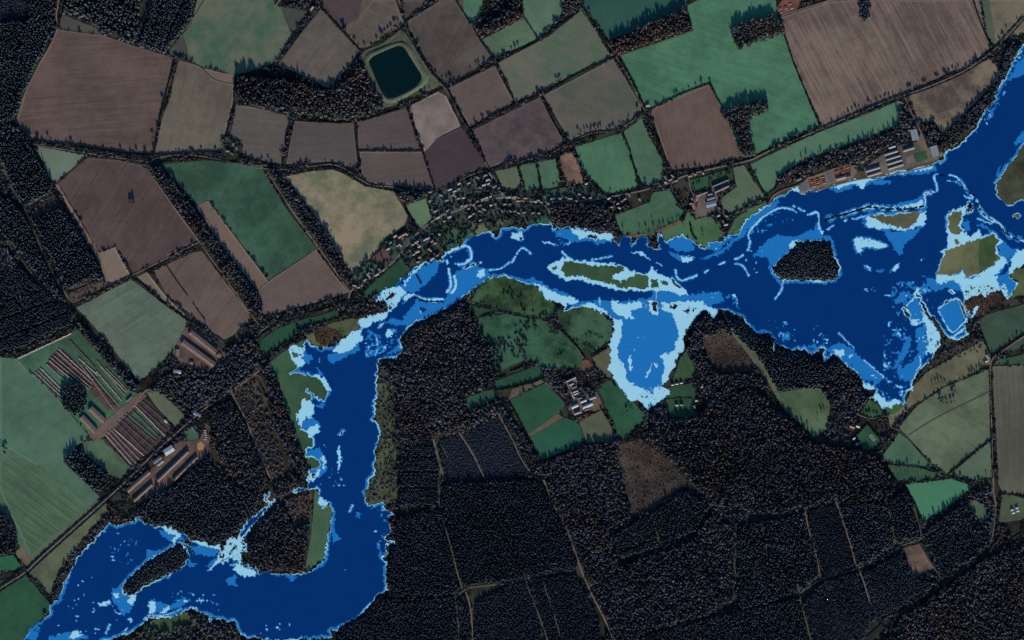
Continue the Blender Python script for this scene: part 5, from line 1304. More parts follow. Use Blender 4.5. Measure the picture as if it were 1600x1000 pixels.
HEDGES = [
 ("271 95 268 112 258 152 250 182 240 241", 'dark hedge down the right side of the big brown field, upper left', 1.6, 2.6, .95),
 ("46 221 80 226 125 230 200 241 240 243", 'thick hedge under the big brown field, upper left', 2.4, 3.0, 1),
 ("367 162 358 196 350 216", 'thin hedge between the olive stubble field and the grey one beside it', 1.3, 2.4, 1),
 ("243 242 275 240 320 238 346 238", 'hedge along the lane under the olive stubble field', 1.5, 2.2, .95),
 ("456 185 448 208 445 240 440 258", 'hedge between the two grey fields under the reservoir copse', 1.6, 2.4, .85),
 ("458 188 500 191 553 191 600 178 640 165 684 142", 'hedge along the foot of the reservoir copse', 1.6, 2.0, .9),
 ("555 192 557 225 561 262", 'hedge between the dark grey field and the field right of it', 1.8, 2.6, .9),
 ("558 235 600 235.5 657 236", 'straight level hedge between the upper and lower brown fields mid left', 1.3, 2.0, 1),
 ("637 167 648 205 660 238 668 262 680 298", 'hedge from the pale pinkish field down to the village', 1.4, 2.2, .8),
 ("501 12 533 46 563 80", 'straight hedge between the grey triangle field and the dark ploughed field at top', 1.5, 2.2, .95),
 ("505 8 470 52 431 104", 'hedge beside the straight lane left of the grey triangle field', 1.3, 2.2, 1),
 ("633 35 687 0 720 -24", 'hedge running up to the top edge left of the large brown field', 1.5, 2.2, 1),
 ("619 0 634 38 646 68 672 110 699 138", 'hedge along the lane past the right side of the reservoir', 1.6, 2.4, .8),
 ("712 0 728 26 750 62 772 92", 'hedge between the brown field and the small green fields at top', 1.4, 2.2, .85),
 ("699 137 735 119 773 100 805 83 842 63 880 36 908 15", 'long hedge rising from the reservoir corner to the top edge', 1.5, 2.2, 1),
 ("775 98 790 126 804 160", 'hedge between the pale brown field and the long green field', 1.3, 2.0, .9),
 ("735 202 768 183 804 163 845 148 900 117 957 89", 'long hedge between the long green field and the fields below it', 1.5, 2.2, 1),
 ("701 142 718 178 736 206 757 252", 'hedge along the lane between the dark and the pinkish fields', 1.9, 2.4, .85),
 ("845 151 862 186 884 224", 'hedge between the purple brown field and the grey olive field', 1.2, 1.8, .9),
 ("818 26 830 44 841 61", 'short hedge between two small green fields at the top edge', 1.2, 1.8, .9),
 ("912 14 932 44 952 68 970 94 990 130 1007 168", 'hedge down the left side of the bright green field', 2.0, 2.6, .85),
 ("1010 178 1020 200 1031 225 1045 262", 'hedge down the left side of the brown field right of centre', 1.9, 2.6, .9),
 ("1016 171 1060 149 1110 130", 'hedge along the top of the brown field right of centre', 1.3, 2.0, .95),
 ("1110 130 1120 152 1130 170", 'hedge on the top right side of the brown field right of centre', 1.4, 2.2, .9),
 ("1225 52 1240 98 1260 146 1282 198", 'hedge between the bright green field and the striped brown field', 1.6, 2.2, .85),
 ("1520 0 1540 55 1552 74", 'hedge down the right side of the striped brown field', 1.4, 2.2, .9),
 ("1046 269 1110 262 1170 249 1200 235 1282 200", 'hedge on the upper side of the road below the bright green field', 1.3, 2.0, .9),
 ("1204 238 1284 204 1375 166 1415 151 1465 133 1512 111 1550 84 1578 56 1604 26", 'hedge on the lower side of the road at the upper right', 1.3, 2.0, .9),
 ("1290 197 1375 160 1462 127 1512 105 1549 78 1572 54 1598 26", 'hedge on the upper side of the road along the striped brown field', 1.3, 2.0, .85),
 ("1170 256 1182 280 1196 306", 'hedge between the two green fields above the widening flood', 1.4, 2.2, .9),
 ("1137 337 1165 326 1198 312", 'hedge beside the farm track above the flood, right of the farm', 1.2, 2.2, .95),
 ("1125 310 1150 292", 'short hedge above the small olive field beside the farm', 1.0, 1.8, .9),
 ("808 258 816 290", 'hedge between the first and second little green fields above the village', 1.2, 2.0, .9),
 ("838 253 846 298", 'hedge between the second and third little green fields above the village', 1.6, 2.4, .9),
 ("869 248 876 272 882 292", 'hedge left of the little reddish brown field', 1.4, 2.4, .9),
 ("897 231 906 256 914 286", 'hedge right of the little reddish brown field', 1.6, 2.4, .8),
 ("912 270 925 284 936 296 947 306", 'hedge at the lower left of the green field above the village end', 2.0, 2.6, .9),
 ("972 207 983 232 990 258 998 292", 'hedge between the two green fields above the village end', 1.6, 2.6, .85),
 ("950 307 985 299 1012 292", 'hedge along the road under the green field past the village', 1.3, 2.2, .9),
 ("760 266 800 259 845 248 866 240 893 224 922 212 962 207", 'hedge beside the winding lane under the purple brown field', 1.4, 2.0, .8),
 ("447 268 482 263 517 261 545 270 565 286 590 294 637 302 672 302 700 294 735 277 765 267", 'hedge on the lower side of the winding lane above the pale rough pasture', 1.3, 2.0, .85),
 ("372 240 400 253 442 262", 'dark hedge along the winding lane below the grey fields', 1.8, 2.4, .9),
 ("250 254 300 247 345 252 408 258", 'hedge above the dark green field, left of centre', 1.3, 2.0, .9),
 ("631 317 640 338 655 362", 'dark hedge down the left side of the small bright green field', 2.4, 3.2, 1),
 ("634 355 600 378 610 368", 'hedge behind the L shaped house at the village end', 1.4, 2.4, .9),
 ("627 403 612 416 590 433 560 456", 'hedge along the road over the small dark green field', 1.2, 1.8, .8),
 ("640 418 632 408 626 398", 'hedge at the right end of the small dark green field', 2.2, 3.0, .9),
 ("545 470 500 486 475 495 436 505", 'dark hedge along the lane below the brown field, left of centre', 1.9, 2.6, 1),
 ("432 508 404 526 400 536", 'hedge beside the lane at the corner of the dark green strip', 1.6, 2.4, .9),
 ("413 557 440 544 478 528", 'hedge under the dark green strip above the river meadow', 2.0, 2.8, .9),
 ("261 416 277 440 293 462", 'short straight dark hedge line inside the striped brown field, left', .9, 2.0, 1),
 ("300 471 310 486 321 501", 'second short dark hedge line inside the striped brown field, left', .9, 2.0, 1),
 ("207 434 225 446 250 470 290 497", 'dark hedge between the green grey field and the pale wedge, left', 1.5, 2.4, 1),
 ("172 446 206 430", 'hedge above the left corner of the green grey field', 1.3, 2.2, .9),
 ("291 500 320 514 352 535", 'hedge behind the two long barns, left', 1.1, 2.0, 1),
 ("-60 957 0 916 40 890 70 862 192 753 250 696 318 637", 'hedge on the upper side of the straight road, lower left', 1.8, 2.4, 1),
 ("-60 969 0 924 40 898 70 871 192 761 250 704 321 642", 'hedge on the lower side of the straight road, lower left', 1.6, 2.2, 1),
 ("38 891 56 915 80 943", 'hedge between the dark green field and the rough strip, lower left', 1.6, 2.4, .9),
 ("22 866 30 878 38 890", 'hedge at the end of the tiny green field, left edge', 1.6, 2.4, .9),
 ("744 476 770 484 795 490 825 496 850 499 866 505", 'dark hedge across the pasture below the rounded point', 1.6, 2.6, .85),
 ("866 505 882 522 898 538 914 560", 'dark hedge curving down between the two hollow pastures', 1.8, 2.6, .9),
 ("748 497 760 492 772 488", 'short hedge at the left end of the pasture', 1.8, 2.4, .9),
 ("798 581 820 572 842 566", 'hedge above the narrow green strip, centre', 1.8, 2.6, .9),
 ("776 610 800 605 830 598 850 590", 'thick hedge under the narrow green strip, centre', 2.2, 3.0, .9),
 ("925 558 940 549 955 541", 'hedge between the pasture and the olive shore patch', 1.5, 2.4, .9),
 ("938 636 950 656 962 680", 'hedge between the grey green field and the field by the bay', 1.5, 2.4, .9),
 ("955 590 962 604 952 592", 'little hedge at the top of the field by the bay', 1.2, 2.0, .8),
 ("930 575 936 590 938 606", 'dark hedge round the right of the red sand pit', 1.8, 2.6, 1),
 ("796 628 808 650 824 682 846 720", 'dark hedge along the left side of the green pastures, centre', 2.0, 3.0, .95),
 ("1482 741 1510 716 1549 686", 'straight dark hedge slanting across the large rough pasture, right', 1.3, 2.6, 1),
 ("1546 580 1547 620 1548 680 1551 748", 'hedge along the lane between the rough pasture and the grey striped field', 1.3, 2.2, .85),
 ("1382 722 1400 726 1440 731 1484 744", 'dark hedge above the orchard, right', 1.4, 2.4, .9),
 ("1527 506 1536 525 1548 556", 'hedge at the left end of the dark green field, right edge', 1.6, 2.4, .85),
 ("1549 556 1575 540 1600 522", 'dark hedge under the dark green field at the right edge', 2.0, 3.0, 1),
 ("1512 588 1530 580 1546 572", 'hedge at the foot of the slender tree row, right', 1.3, 2.0, .9),
 ("1337 680 1355 663", 'hedge above the lone house garden with the tennis court', 1.3, 2.6, 1),
 ("1357 664 1374 684", 'hedge on the right of the tennis court garden', 1.3, 2.6, 1),
 ("1030 625 1080 622 1086 640", 'hedge in the hamlet at the foot of the bay', 1.2, 2.0, .7),
 ("1052 306 1062 302", 'short hedge left of the farm with orange roofs', 1.3, 2.2, 1),
 ("1056 320 1070 330", 'short slanting hedge left of the farm with orange roofs', 1.3, 2.2, 1),
 ("1086 343 1104 338 1112 339 1120 350", 'hedge under the yard of the farm with orange roofs', 1.1, 1.8, .9),
 ("1126 359 1140 351", 'hedge below the cottage by the farm above the flood', 1.3, 2.2, 1),
 ("1078 350 1082 366 1088 374", 'brown hedge dropping from the farm towards the flood', 2.0, 2.6, .9),
 ("1412 758 1428 784 1442 816", 'hedge on the left side of the small bright green field, lower right', 1.6, 2.4, .9),
 ("772 268 784 292", 'hedge beside the lane at the left of the little olive field', 1.0, 2.0, .9),
 ("1197 303 1212 294 1220 278", 'hedge at the lower end of the long green strip', 1.4, 2.2, .8),
]
for ln, lb, w, h, d in HEDGES:
    hedge(ln, lb, w, h, d)

# ------------------------------------------------------------------ single trees
ORD = ['first', 'second', 'third', 'fourth', 'fifth', 'sixth', 'seventh', 'eighth', 'ninth', 'tenth', 'eleventh', 'twelfth', 'thirteenth', 'fourteenth',
       'fifteenth', 'sixteenth', 'seventeenth', 'eighteenth', 'nineteenth', 'twentieth']
M_BARK = plain('bark', (.075, .062, .05), .3, .9)


def crown_mesh(name, tv, tf, mat):
    me = mesh_tris(name, tv, tf)
    me.materials.append(mat)
    return me


def trunk_mesh():
    V, F = [], []
    for z, r in ((0, .055), (.25, .04), (.6, .018)):
        for k in range(6):
            a = k * math.pi / 3
            V.append((r * math.cos(a), r * math.sin(a), z))
    for l in range(2):
        for k in range(6):
            a, b = l * 6 + k, l * 6 + (k + 1) % 6
            F += [(a, b, b + 6), (a, b + 6, a + 6)]
    for j in range(4):                       # limbs
        a = j * 1.57 + .4; k = len(V)
        V += [(0, 0, .3), (.02, 0, .36), (.3 * math.cos(a), .3 * math.sin(a), .62 + .05 * j)]
        F.append((k, k + 1, k + 2))
    me = mesh_tris('trunk', np.array(V), np.array(F)); me.materials.append(M_BARK)
    return me


_t = np.random.RandomState(21)


def unit(tv, tf, lo):
    tv = tv.copy()
    tv[:, 2] = lo + (tv[:, 2] - tv[:, 2].min()) / (tv[:, 2].max() - tv[:, 2].min()) * (1 - lo)
    r = np.percentile(np.hypot(tv[:, 0], tv[:, 1]), 92)
    tv[:, :2] *= .5 / r
    return tv, tf


TRUNK = trunk_mesh()
M_TREE = leafy('hedgerow_twigs', (.012, .012, .013), (.045, .042, .038))
M_EVER = leafy('evergreen_leaves', (.009, .016, .016), (.030, .042, .034))
CROWNS = {'bare': [crown_mesh('crown', *unit(*t_bare(_t, 75, .24, .9), .22), M_TREE) for _ in range(5)],
          'ever': [crown_mesh('crown', *unit(*t_conifer(_t, 9), .05), M_EVER) for _ in range(4)],
          'slim': [crown_mesh('crown', *unit(*t_bare(_t, 60, .24, 1.2), .12), M_EVER) for _ in range(3)]}
NTREE = [0]
BIG = []


def tree(x, y, h, wide, kind, label, group):
    t = bpy.data.objects.new('tree', None); COL.objects.link(t)
    t.location = W(x, y, 0.6)
    t.rotation_euler = (0, 0, R.uniform(0, 6.28))
    t.scale = (wide, wide, h)
    tag(t, label, 'tree', group)
    a = bpy.data.objects.new('trunk', TRUNK); COL.objects.link(a); a.parent = t
    b = bpy.data.objects.new('crown', R.choice(CROWNS[kind])); COL.objects.link(b); b.parent = t
    NTREE[0] += 1


KN = {'bare': 'bare tree', 'ever': 'conifer', 'slim': 'slim tree'}
# points, how many spread along them (0: exactly these), height, kind, where
TREES = [
 ("48 217 60 222 76 221 80 222 105 228 112 229 128 232 150 236 163 238 176 239 190 240 205 243 215 242 228 244", 0, 9, 'bare', 'hedge under the big brown field, upper left'),
 ("255 158 257 163 252 180 246 198 240 215 240 232", 0, 8, 'bare', 'hedge right of the big brown field, upper left'),
 ("276 239 281 241 297 238 302 240 316 239 338 240", 0, 7, 'bare', 'hedge under the olive stubble field, upper left'),
 ("346 226 352 222 360 220 366 236 374 242 350 240", 0, 7, 'ever', 'farmstead between the two upper left fields'),
 ("452 194 452 203 447 224 442 236 440 244 410 252 420 254 385 250", 0, 8, 'bare', 'hedge round the grey field below the reservoir copse'),
 ("485 258 510 256 548 263 476 259", 0, 6, 'bare', 'winding lane below the dark grey field'),
 ("537 46 540 52 556 70 561 76 570 76", 0, 9, 'bare', 'hedge above the grey triangle field'),
 ("590 66 597 60 603 54 607 50 612 47 618 40 622 36 628 46", 0, 10, 'bare', 'olive field edge above the reservoir'),
 ("553 98 547 106 544 112 540 119 535 123 528 130 524 134", 0, 9, 'bare', 'grey triangle field beside the reservoir'),
 ("648 74 654 84 663 96 668 106 676 116 682 120", 0, 8, 'bare', 'bank path right of the reservoir'),
 ("622 161 628 158 634 156 640 153 648 150 656 146 664 142 672 138 680 134 686 130", 0, 6, 'slim', 'path below the reservoir'),
 ("692 128 698 126 703 125 706 123 736 111 745 107 749 105 757 101 771 95 779 91 787 88", 0, 8, 'bare', 'hedge under the large brown field at top'),
 ("704 146 710 160 716 172 720 182 726 194 734 208 742 224 750 240 756 250", 0, 7, 'bare', 'lane beside the pinkish field'),
 ("742 194 755 188 763 184 782 175", 0, 7, 'bare', 'hedge over the purple brown field'),
 ("575 233 600 233 612 233", 0, 6, 'bare', 'straight level hedge mid left'),
 ("839 62 850 56 853 54 872 42 880 30 800 82 805 80 811 77", 0, 8, 'bare', 'hedge under the small green fields at top'),
 ("869 127 873 126 876 124 841 147", 0, 8, 'bare', 'hedge between long green and olive fields'),
 ("922 22 930 38 938 50 944 56 962 90 970 100 978 116 984 124 990 134 992 142 1000 160", 0, 8, 'bare', 'lane left of the bright green field'),
 ("1014 186 1018 196 1022 206 1026 218 1030 228 1034 238 1040 252", 0, 8, 'bare', 'lane left of the brown field right of centre'),
 ("904 210 908 210 914 208 918 207 924 206 930 205 935 204 940 205 954 205 960 203 969 198 983 186 997 175 888 223", 0, 9, 'bare', 'winding lane under the grey olive field'),
 ("1054 151 1058 150 1061 148 1068 145 1077 141 1088 136 1096 132 1110 133", 0, 7, 'bare', 'hedge over brown field right of centre'),
 ("1058 269 1068 268 1076 267 1088 267 1095 266 1112 263 1126 261", 0, 8, 'bare', 'road under the brown field right of centre'),
 ("1204 236 1213 232 1227 226 1238 221 1242 218 1251 215 1274 205", 0, 8, 'bare', 'road under the bright green field'),
 ("1300 192 1310 188 1316 185 1321 183 1326 181 1332 178 1338 175 1343 172 1358 166 1362 164 1370 160 1377 157", 0, 8, 'bare', 'road under the striped brown field, left part'),
 ("1384 156 1390 153 1396 151 1408 147 1420 143 1424 142 1434 138 1444 133 1448 131", 0, 8, 'bare', 'road under the striped brown field, middle part'),
 ("1464 126 1466 124 1477 119 1483 116 1490 113 1494 112 1498 110 1522 98 1526 97 1542 86 1548 80", 0, 9, 'bare', 'road under the striped brown field, right part'),
 ("1562 66 1568 60 1574 50 1590 34", 0, 8, 'bare', 'road at the upper right corner'),
 ("1232 74 1238 92 1246 112 1252 126 1260 146 1268 166 1276 184", 0, 6, 'bare', 'hedge left of the striped brown field'),
 ("1253 250 1261 248 1280 246 1284 244 1293 242 1302 240 1320 232 1328 229 1334 228 1342 225 1350 222 1358 219 1366 216 1374 212 1382 209 1390 206 1398 202 1404 198", 0, 10, 'slim', 'foot of the long green strip'),
 ("813 258 820 257 828 255 834 253 838 264 843 284 870 288 866 292 814 290 849 296", 0, 6, 'bare', 'hedges of the little fields over the village'),
 ("974 218 979 232 985 250 990 262 995 290 1001 290 1008 288", 0, 8, 'bare', 'hedge between green fields past the village'),
 ("912 264 919 284 928 292 934 298 940 303 955 302", 0, 8, 'bare', 'hedge at the village end below the green field'),
 ("1019 345 1010 360 1015 366 1000 358 974 362 1022 358 1032 357 1038 355 1045 352 1052 349 1058 346 1062 344", 0, 9, 'slim', 'pasture between village and orange roofed farm'),
 ("1068 356 1098 366 1084 362 1165 324 1166 332 1086 376", 0, 8, 'slim', 'meadow below the orange roofed farm'),
 ("434 500 442 497 452 496 462 492 470 492 478 491 484 489 490 487 496 486 504 483 510 482 518 478 524 476 530 474 536 472", 0, 8, 'bare', 'hedge under the brown field, left of centre'),
 ("557 430 564 420 573 412 575 410 588 410 598 408", 0, 10, 'slim', 'field corner at the left houses'),
 ("407 550 414 556 422 552 430 548 438 544 446 540 454 534 462 526 470 520", 0, 8, 'slim', 'dark green strip above the river meadow'),
 ("1444 814 1452 811 1460 806 1468 802 1476 797 1481 793 1486 790 1491 787 1496 784 1501 781 1506 778 1511 774 1516 770 1520 766", 0, 9, 'slim', 'lower right of the bright green field'),
 ("1515 586 1519 584 1523 582 1527 580 1531 578 1535 576 1539 573 1543 571", 0, 10, 'slim', 'evenly spaced row on the rough pasture, right'),
 ("1457 601 1462 599 1466 597 1471 597 1476 597", 0, 9, 'slim', 'short row on the rough pasture, right'),
 ("1467 622 1470 626 1474 628 1479 629 1485 628 1491 626 1489 616 1492 610 1486 608", 0, 10, 'bare', 'copse on the large rough pasture, right'),
 ("1402 727 1419 727 1437 730", 0, 8, 'bare', 'hedge above the orchard, right'),
 ("1490 748 1496 749 1502 749 1508 750 1514 750 1542 746 1548 742", 0, 8, 'slim', 'top of the bright green field, lower right'),
 ("1551 553 1557 549 1563 546 1570 542 1578 538 1583 530 1590 528 1596 522", 0, 8, 'slim', 'hedge under the dark green field at the right edge'),
 ("1344 644 1350 648 1355 650 1360 651 1366 651 1371 650 1383 648", 0, 9, 'bare', 'curved drive above the tennis court'),
 ("1370 674 1376 668 1380 676 1384 670 1388 678", 0, 8, 'bare', 'right of the tennis court garden'),
 ("1253 664 1258 672 1262 668 1277 648 1283 644 1287 640", 0, 9, 'slim', 'long shadowed meadow near the lone house'),
 ("752 477 757 479 762 481 767 482 778 485", 0, 6, 'bare', 'hedge below the rounded pasture point'),
 ("816 484 820 488 834 492 850 498 854 497", 0, 8, 'bare', 'hedge across the pasture, centre'),
 ("752 540 758 541 764 540 770 540 776 538 782 537", 0, 8, 'bare', 'left edge of the middle pasture'),
 ("898 534 903 538 924 556 930 553 936 550 942 547 950 542", 0, 7, 'bare', 'hedge round the hollow right hand pasture'),
 ("876 595 882 593 888 591 894 588 900 586", 0, 6, 'bare', 'hedge behind the cream roofed farm'),
 ("908 604 914 602 919 604 924 606 929 604 934 600 938 596 914 612", 0, 9, 'slim', 'garden right of the cream roofed farm'),
 ("736 640 744 637 752 634 760 630 768 627", 0, 7, 'slim', 'small green field by the dark wood, centre'),
 ("806 604 814 602 822 600 830 599 838 596 846 592", 0, 6, 'bare', 'thick hedge under the narrow green strip, centre'),
 ("203 311 206 310 209 311 202 314 208 314 205 316 209 317 203 317", 0, 9, 'slim', 'little clump inside the dark brown field, left'),
 ("2 692 6 696 10 700 4 702 8 706", 0, 8, 'bare', 'little clump in the striped crop at the left edge'),
 ("982 632 985 640 980 642 988 638", 0, 7, 'bare', 'little clump in the field by the bay'),
 ("1170 202 1185 174 1192 170 1196 168", 0, 9, 'bare', 'outer edge of the hooked wood'),
 ("638 372 644 366 648 356 640 352", 0, 9, 'ever', 'left of the small bright green field'),
 ("652 390 640 398 646 404 634 410 660 404", 0, 9, 'ever', 'garden by the dark green field'),
]
for pts, k, h, kind, where in TREES:
    P = L(pts)
    xs = [p[0] for p in P]; ys = [p[1] for p in P]
    vert = (max(ys) - min(ys)) > (max(xs) - min(xs)) * 1.3
    P.sort(key=lambda p: p[1] if vert else p[0])
    for i, (x, y) in enumerate(P):
        hh = h * R.uniform(.9, 1.75)
        wd = hh * (R.uniform(.55, .8) if kind == 'bare' else R.uniform(.36, .5))
        lab = '%s %s from the %s, %s' % (ORD[i], KN[kind], 'top' if vert else 'left', where)
        BIG.append((hh, x, y, wd, kind, lab))
for r in range(5):
    for c in range(9):
        BIG.append((2.6 + .01 * c, 1400 + c * 6.6 + r * .8 + R.uniform(-.5, .5), 729 + r * 4.6 + c * .9 + R.uniform(-.4, .4), 1.9, 'bare', ''))
BIG.sort(reverse=True)
for hh, x, y, wd, kind, lab in BIG[:295]:
    tree(x, y, hh, wd, kind, lab, 'single trees along hedges and lanes')
rest = BIG[295:]
rx = np.array([b[1] for b in rest]); ry = np.array([b[2] for b in rest])
o = grove('small_trees', M_TREE, [unit(*t_bare(_t, 60, .28, .9), .1) for _ in range(4)], rx, ry, np.array([b[0] for b in rest]), np.array([b[3] for b in rest]))
tag(o, 'the smallest bare trees and bushes dotted along the field hedges', 'trees', kind='stuff')
print('single trees', NTREE[0])

# ------------------------------------------------------------------ buildings
M_ROOF = {'red': plain('clay_tiles', (0.099, 0.063, 0.046), .3, .5), 'tan': plain('brown_tiles', (0.140, 0.104, 0.074), .25, .4), 'grey': plain('slates', (0.11, 0.105, 0.10), .3, .4), 'cream': plain('pale_roof', (0.21, 0.185, 0.155), .2, .4),
          'white': plain('white_sheeting', (0.31, 0.295, 0.27), .1, .2), 'fibre': plain('fibre_cement', (0.125, 0.109, 0.092), .3, .35), 'brown': plain('mossy_sheeting', (0.135, 0.092, 0.062), .35, .25), 'teal': plain('blue_grey_sheeting', (0.145, 0.178, 0.191), .15, .2),
          'orange': plain('orange_tiles', (0.238, 0.119, 0.066), .25, .4), 'pink': plain('pink_tiles', (0.158, 0.119, 0.099), .2, .4)}
M_WALL = {'brick': plain('brick', (.30, .19, .14), .2, .8), 'pale': plain('render_wall', (.55, .50, .42), .15, .4), 'dark': plain('weathered_boards', (.12, .10, .085), .25, .8), 'block': plain('block_wall', (.34, .32, .29), .2, .5)}
M_DOOR = plain('door_paint', (.10, .12, .11), .2, .5)
M_GLASS = plain('window_glass', (.03, .04, .05), .2, .5, .15, .5)
M_CHIM = plain('chimney_brick', (.26, .14, .10), .2, 1.0)
RNAME = {'red': 'brown-red', 'tan': 'tan', 'grey': 'grey', 'cream': 'cream', 'white': 'white', 'fibre': 'brown-grey', 'brown': 'brown', 'teal': 'blue-grey', 'orange': 'orange', 'pink': 'pinkish'}


def raw(name, V, F, mat):
    me = bpy.data.meshes.new(name); me.from_pydata(V, [], F); me.update(); me.materials.append(mat)
    return me


def boxm(name, boxes, mat):
    V, F = [], []
    for x0, y0, z0, x1, y1, z1 in boxes:
        i = len(V)
        V += [(x0, y0, z0), (x1, y0, z0), (x1, y1, z0), (x0, y1, z0), (x0, y0, z1), (x1, y0, z1), (x1, y1, z1), (x0, y1, z1)]
        F += [tuple(i + k for k in f) for f in ((0, 3, 2, 1), (4, 5, 6, 7), (0, 1, 5, 4), (1, 2, 6, 5), (2, 3, 7, 6), (3, 0, 4, 7))]
    return raw(name, V, F, mat)


_bm = {}


def building_parts(l, w, e, r, roof, wall, house):
    """meshes of one building: half sizes come from length l, width w, eaves e, ridge r"""
    key = (round(l, 1), round(w, 1), e, r, roof, wall, house)
    if key in _bm:
        return _bm[key]
    a, b = l / 2, w / 2
    V = [(-a, -b, 0), (a, -b, 0), (a, b, 0), (-a, b, 0), (-a, -b, e), (a, -b, e), (a, b, e), (-a, b, e), (-a, 0, r - .12), (a, 0, r - .12)]
    F = [(0, 1, 5, 4), (2, 3, 7, 6), (1, 2, 6, 9, 5), (3, 0, 4, 8, 7), (3, 2, 1, 0)]
    parts = [raw('wall', V, F, M_WALL[wall])]
    o = .45
    A, B = a + o, b + o
    drop = (r - e) / b * o
    t = .22
    V = [(-A, -B, e - drop), (A, -B, e - drop), (A, 0, r), (-A, 0, r), (A, B, e - drop), (-A, B, e - drop)]
    V += [(x, y, z + t) for x, y, z in V]
    F = [(0, 3, 2, 1), (3, 5, 4, 2), (6, 7, 8, 9), (9, 8, 10, 11), (0, 1, 7, 6), (5, 11, 10, 4), (1, 2, 8, 7), (2, 4, 10, 8), (3, 0, 6, 9), (5, 3, 9, 11)]
    roofm = raw('roof', V, F, M_ROOF[roof])
    parts.append(roofm)
    subs = []
    if house:
        subs.append(boxm('chimney', [(a * .55, -.5, r - .6, a * .55 + .9, .5, r + 1.3)], M_CHIM))
        parts.append(boxm('door', [(-.5, -b - .08, 0, .5, -b + .02, 2.1)], M_DOOR))
        for sx in (-.55, .55):
            parts.append(boxm('window', [(a * sx - .7, -b - .06, 1.0, a * sx + .7, -b + .02, 2.2)], M_GLASS))
    else:
        subs.append(boxm('ridge_cap', [(-A, -.35, r + t + .01, A, .35, r + t + .22)], M_ROOF[roof]))
        for s in (-1, 1):
            parts.append(boxm('door', [(s * (a + .05) - .05, -min(2.2, b * .6), 0, s * (a + .05) + .05, min(2.2, b * .6), min(e, 3.6))], M_DOOR))
    _bm[key] = (parts, subs)
    return _bm[key]


def building(name, x, y, ang, l, w, e, r, roof, wall, label, cat, group=None, house=True):
    """ang is the picture angle of the long side, degrees, positive turning clockwise in the picture"""
    o = bpy.data.objects.new(name, None); COL.objects.link(o)
    o.location = W(x, y, 2.1)
    o.rotation_euler = (0, 0, -math.radians(ang))
    tag(o, label, cat, group)
    parts, subs = building_parts(l, w, e, r, roof, wall, house)
    for m in parts:
        c = bpy.data.objects.new(m.name.split('.')[0], m); COL.objects.link(c); c.parent = o
        if m.name.startswith('roof'):
            for q in subs:
                d = bpy.data.objects.new(q.name.split('.')[0], q); COL.objects.link(d); d.parent = c
    return o


def barn(x1, y1, x2, y2, wpx, e, r, roof, label, cat='barn', group=None, name='barn', wall='dark'):
    d = math.hypot(x2 - x1, y2 - y1)
    building(name, (x1 + x2) / 2, (y1 + y2) / 2, math.degrees(math.atan2(y2 - y1, x2 - x1)), d * S, wpx * S, e, r, roof, wall, label, cat, group, False)


PG = 'long low sheds on the left'
barn(297.5, 519, 338, 551, 8.3, 6, 8.5, 'brown', 'upper of the two long brown-roofed barns by the green grey field', group=PG)
barn(285.5, 534.5, 335, 570.5, 8.8, 6, 8.5, 'brown', 'lower of the two long brown-roofed barns by the green grey field', group=PG)
barn(340.5, 553.5, 345.5, 557.5, 6.5, 4, 5.4, 'brown', 'short brown annexe at the end of the upper long barn')
barn(297, 566, 302, 567.5, 4.5, 3.5, 5, 'tan', 'small square hut in the yard below the long barns', 'hut', name='hut')
barn(271.5, 580.5, 283, 581.5, 5.2, 4, 5.4, 'white', 'white-roofed shed beside the dark trees below the long barns', 'shed', name='shed')
barn(277.6, 546, 277.2, 556, 5, 4, 5.4, 'grey', 'dark grey shed between the long barns and the nursery trees', 'shed', name='shed')
barn(199.5, 767.5, 234, 737, 6.6, 6, 8.4, 'brown', 'tan-roofed barn nearest the straight road, lower left', group=PG)
barn(209, 782.5, 237.5, 757, 5.6, 5, 7.4, 'brown', 'shorter tan-roofed barn beside the dark wood, lower left', group=PG)
barn(246, 751.5, 294, 705.5, 5.2, 6, 8.4, 'tan', 'longest of the farm sheds below the straight road, orange and green streaked roof', group=PG)
barn(272, 749.5, 307.5, 714.5, 5, 5, 7.4, 'brown', 'shed partly hidden by the dark wood edge, lower left', group=PG)
barn(257.5, 708, 271, 699.5, 10, 6, 8.5, 'white', 'bright white-roofed building beside the straight road, lower left')
barn(240, 723, 252, 714, 6, 4, 6, 'grey', 'dark grey shed left of the bright white-roofed building', 'shed', name='shed')
barn(246, 727, 255, 720, 4.5, 3.5, 5, 'cream', 'small pale shed below the dark grey shed, lower left', 'shed', name='shed')
barn(303, 645, 314, 650, 5, 3.5, 5, 'teal', 'blue-grey shed by the straight road right of the lawn, lower left', 'shed', name='shed')
barn(300, 667, 307, 677, 2.2, 3, 4, 'grey', 'narrow dark shed beside the striped lawn, lower left', 'shed', name='shed')
barn(127.5, 651.5, 149.5, 674.5, 9, 6, 8.5, 'brown', 'left of the two small barns beside the round copse', group=PG)
barn(141.5, 638, 163.5, 658.5, 9, 6, 8.5, 'brown', 'right of the two small barns beside the round copse', group=PG)
barn(198, 627, 206, 620, 2.6, 3, 4.2, 'grey', 'narrow dark shed at the end of the long brown rows', 'shed', name='shed')
barn(257.5, 656.5, 261.5, 660.5, 3.2, 3, 4.2, 'white', 'small white-roofed hut at the corner of the lower rows', 'hut', name='hut')
for i, (x, y) in enumerate(((320.5, 672.5), (321, 676), (321.5, 679.5), (322, 683), (321, 686.5))):
    barn(x - 1.2, y - .3, x + 1.2, y + .3, 1.5, 2, 2.7, 'white', '%s white cabin from the top in the line beside the wood, lower left' % ORD[i], 'cabin', 'white cabins in a line', 'cabin')
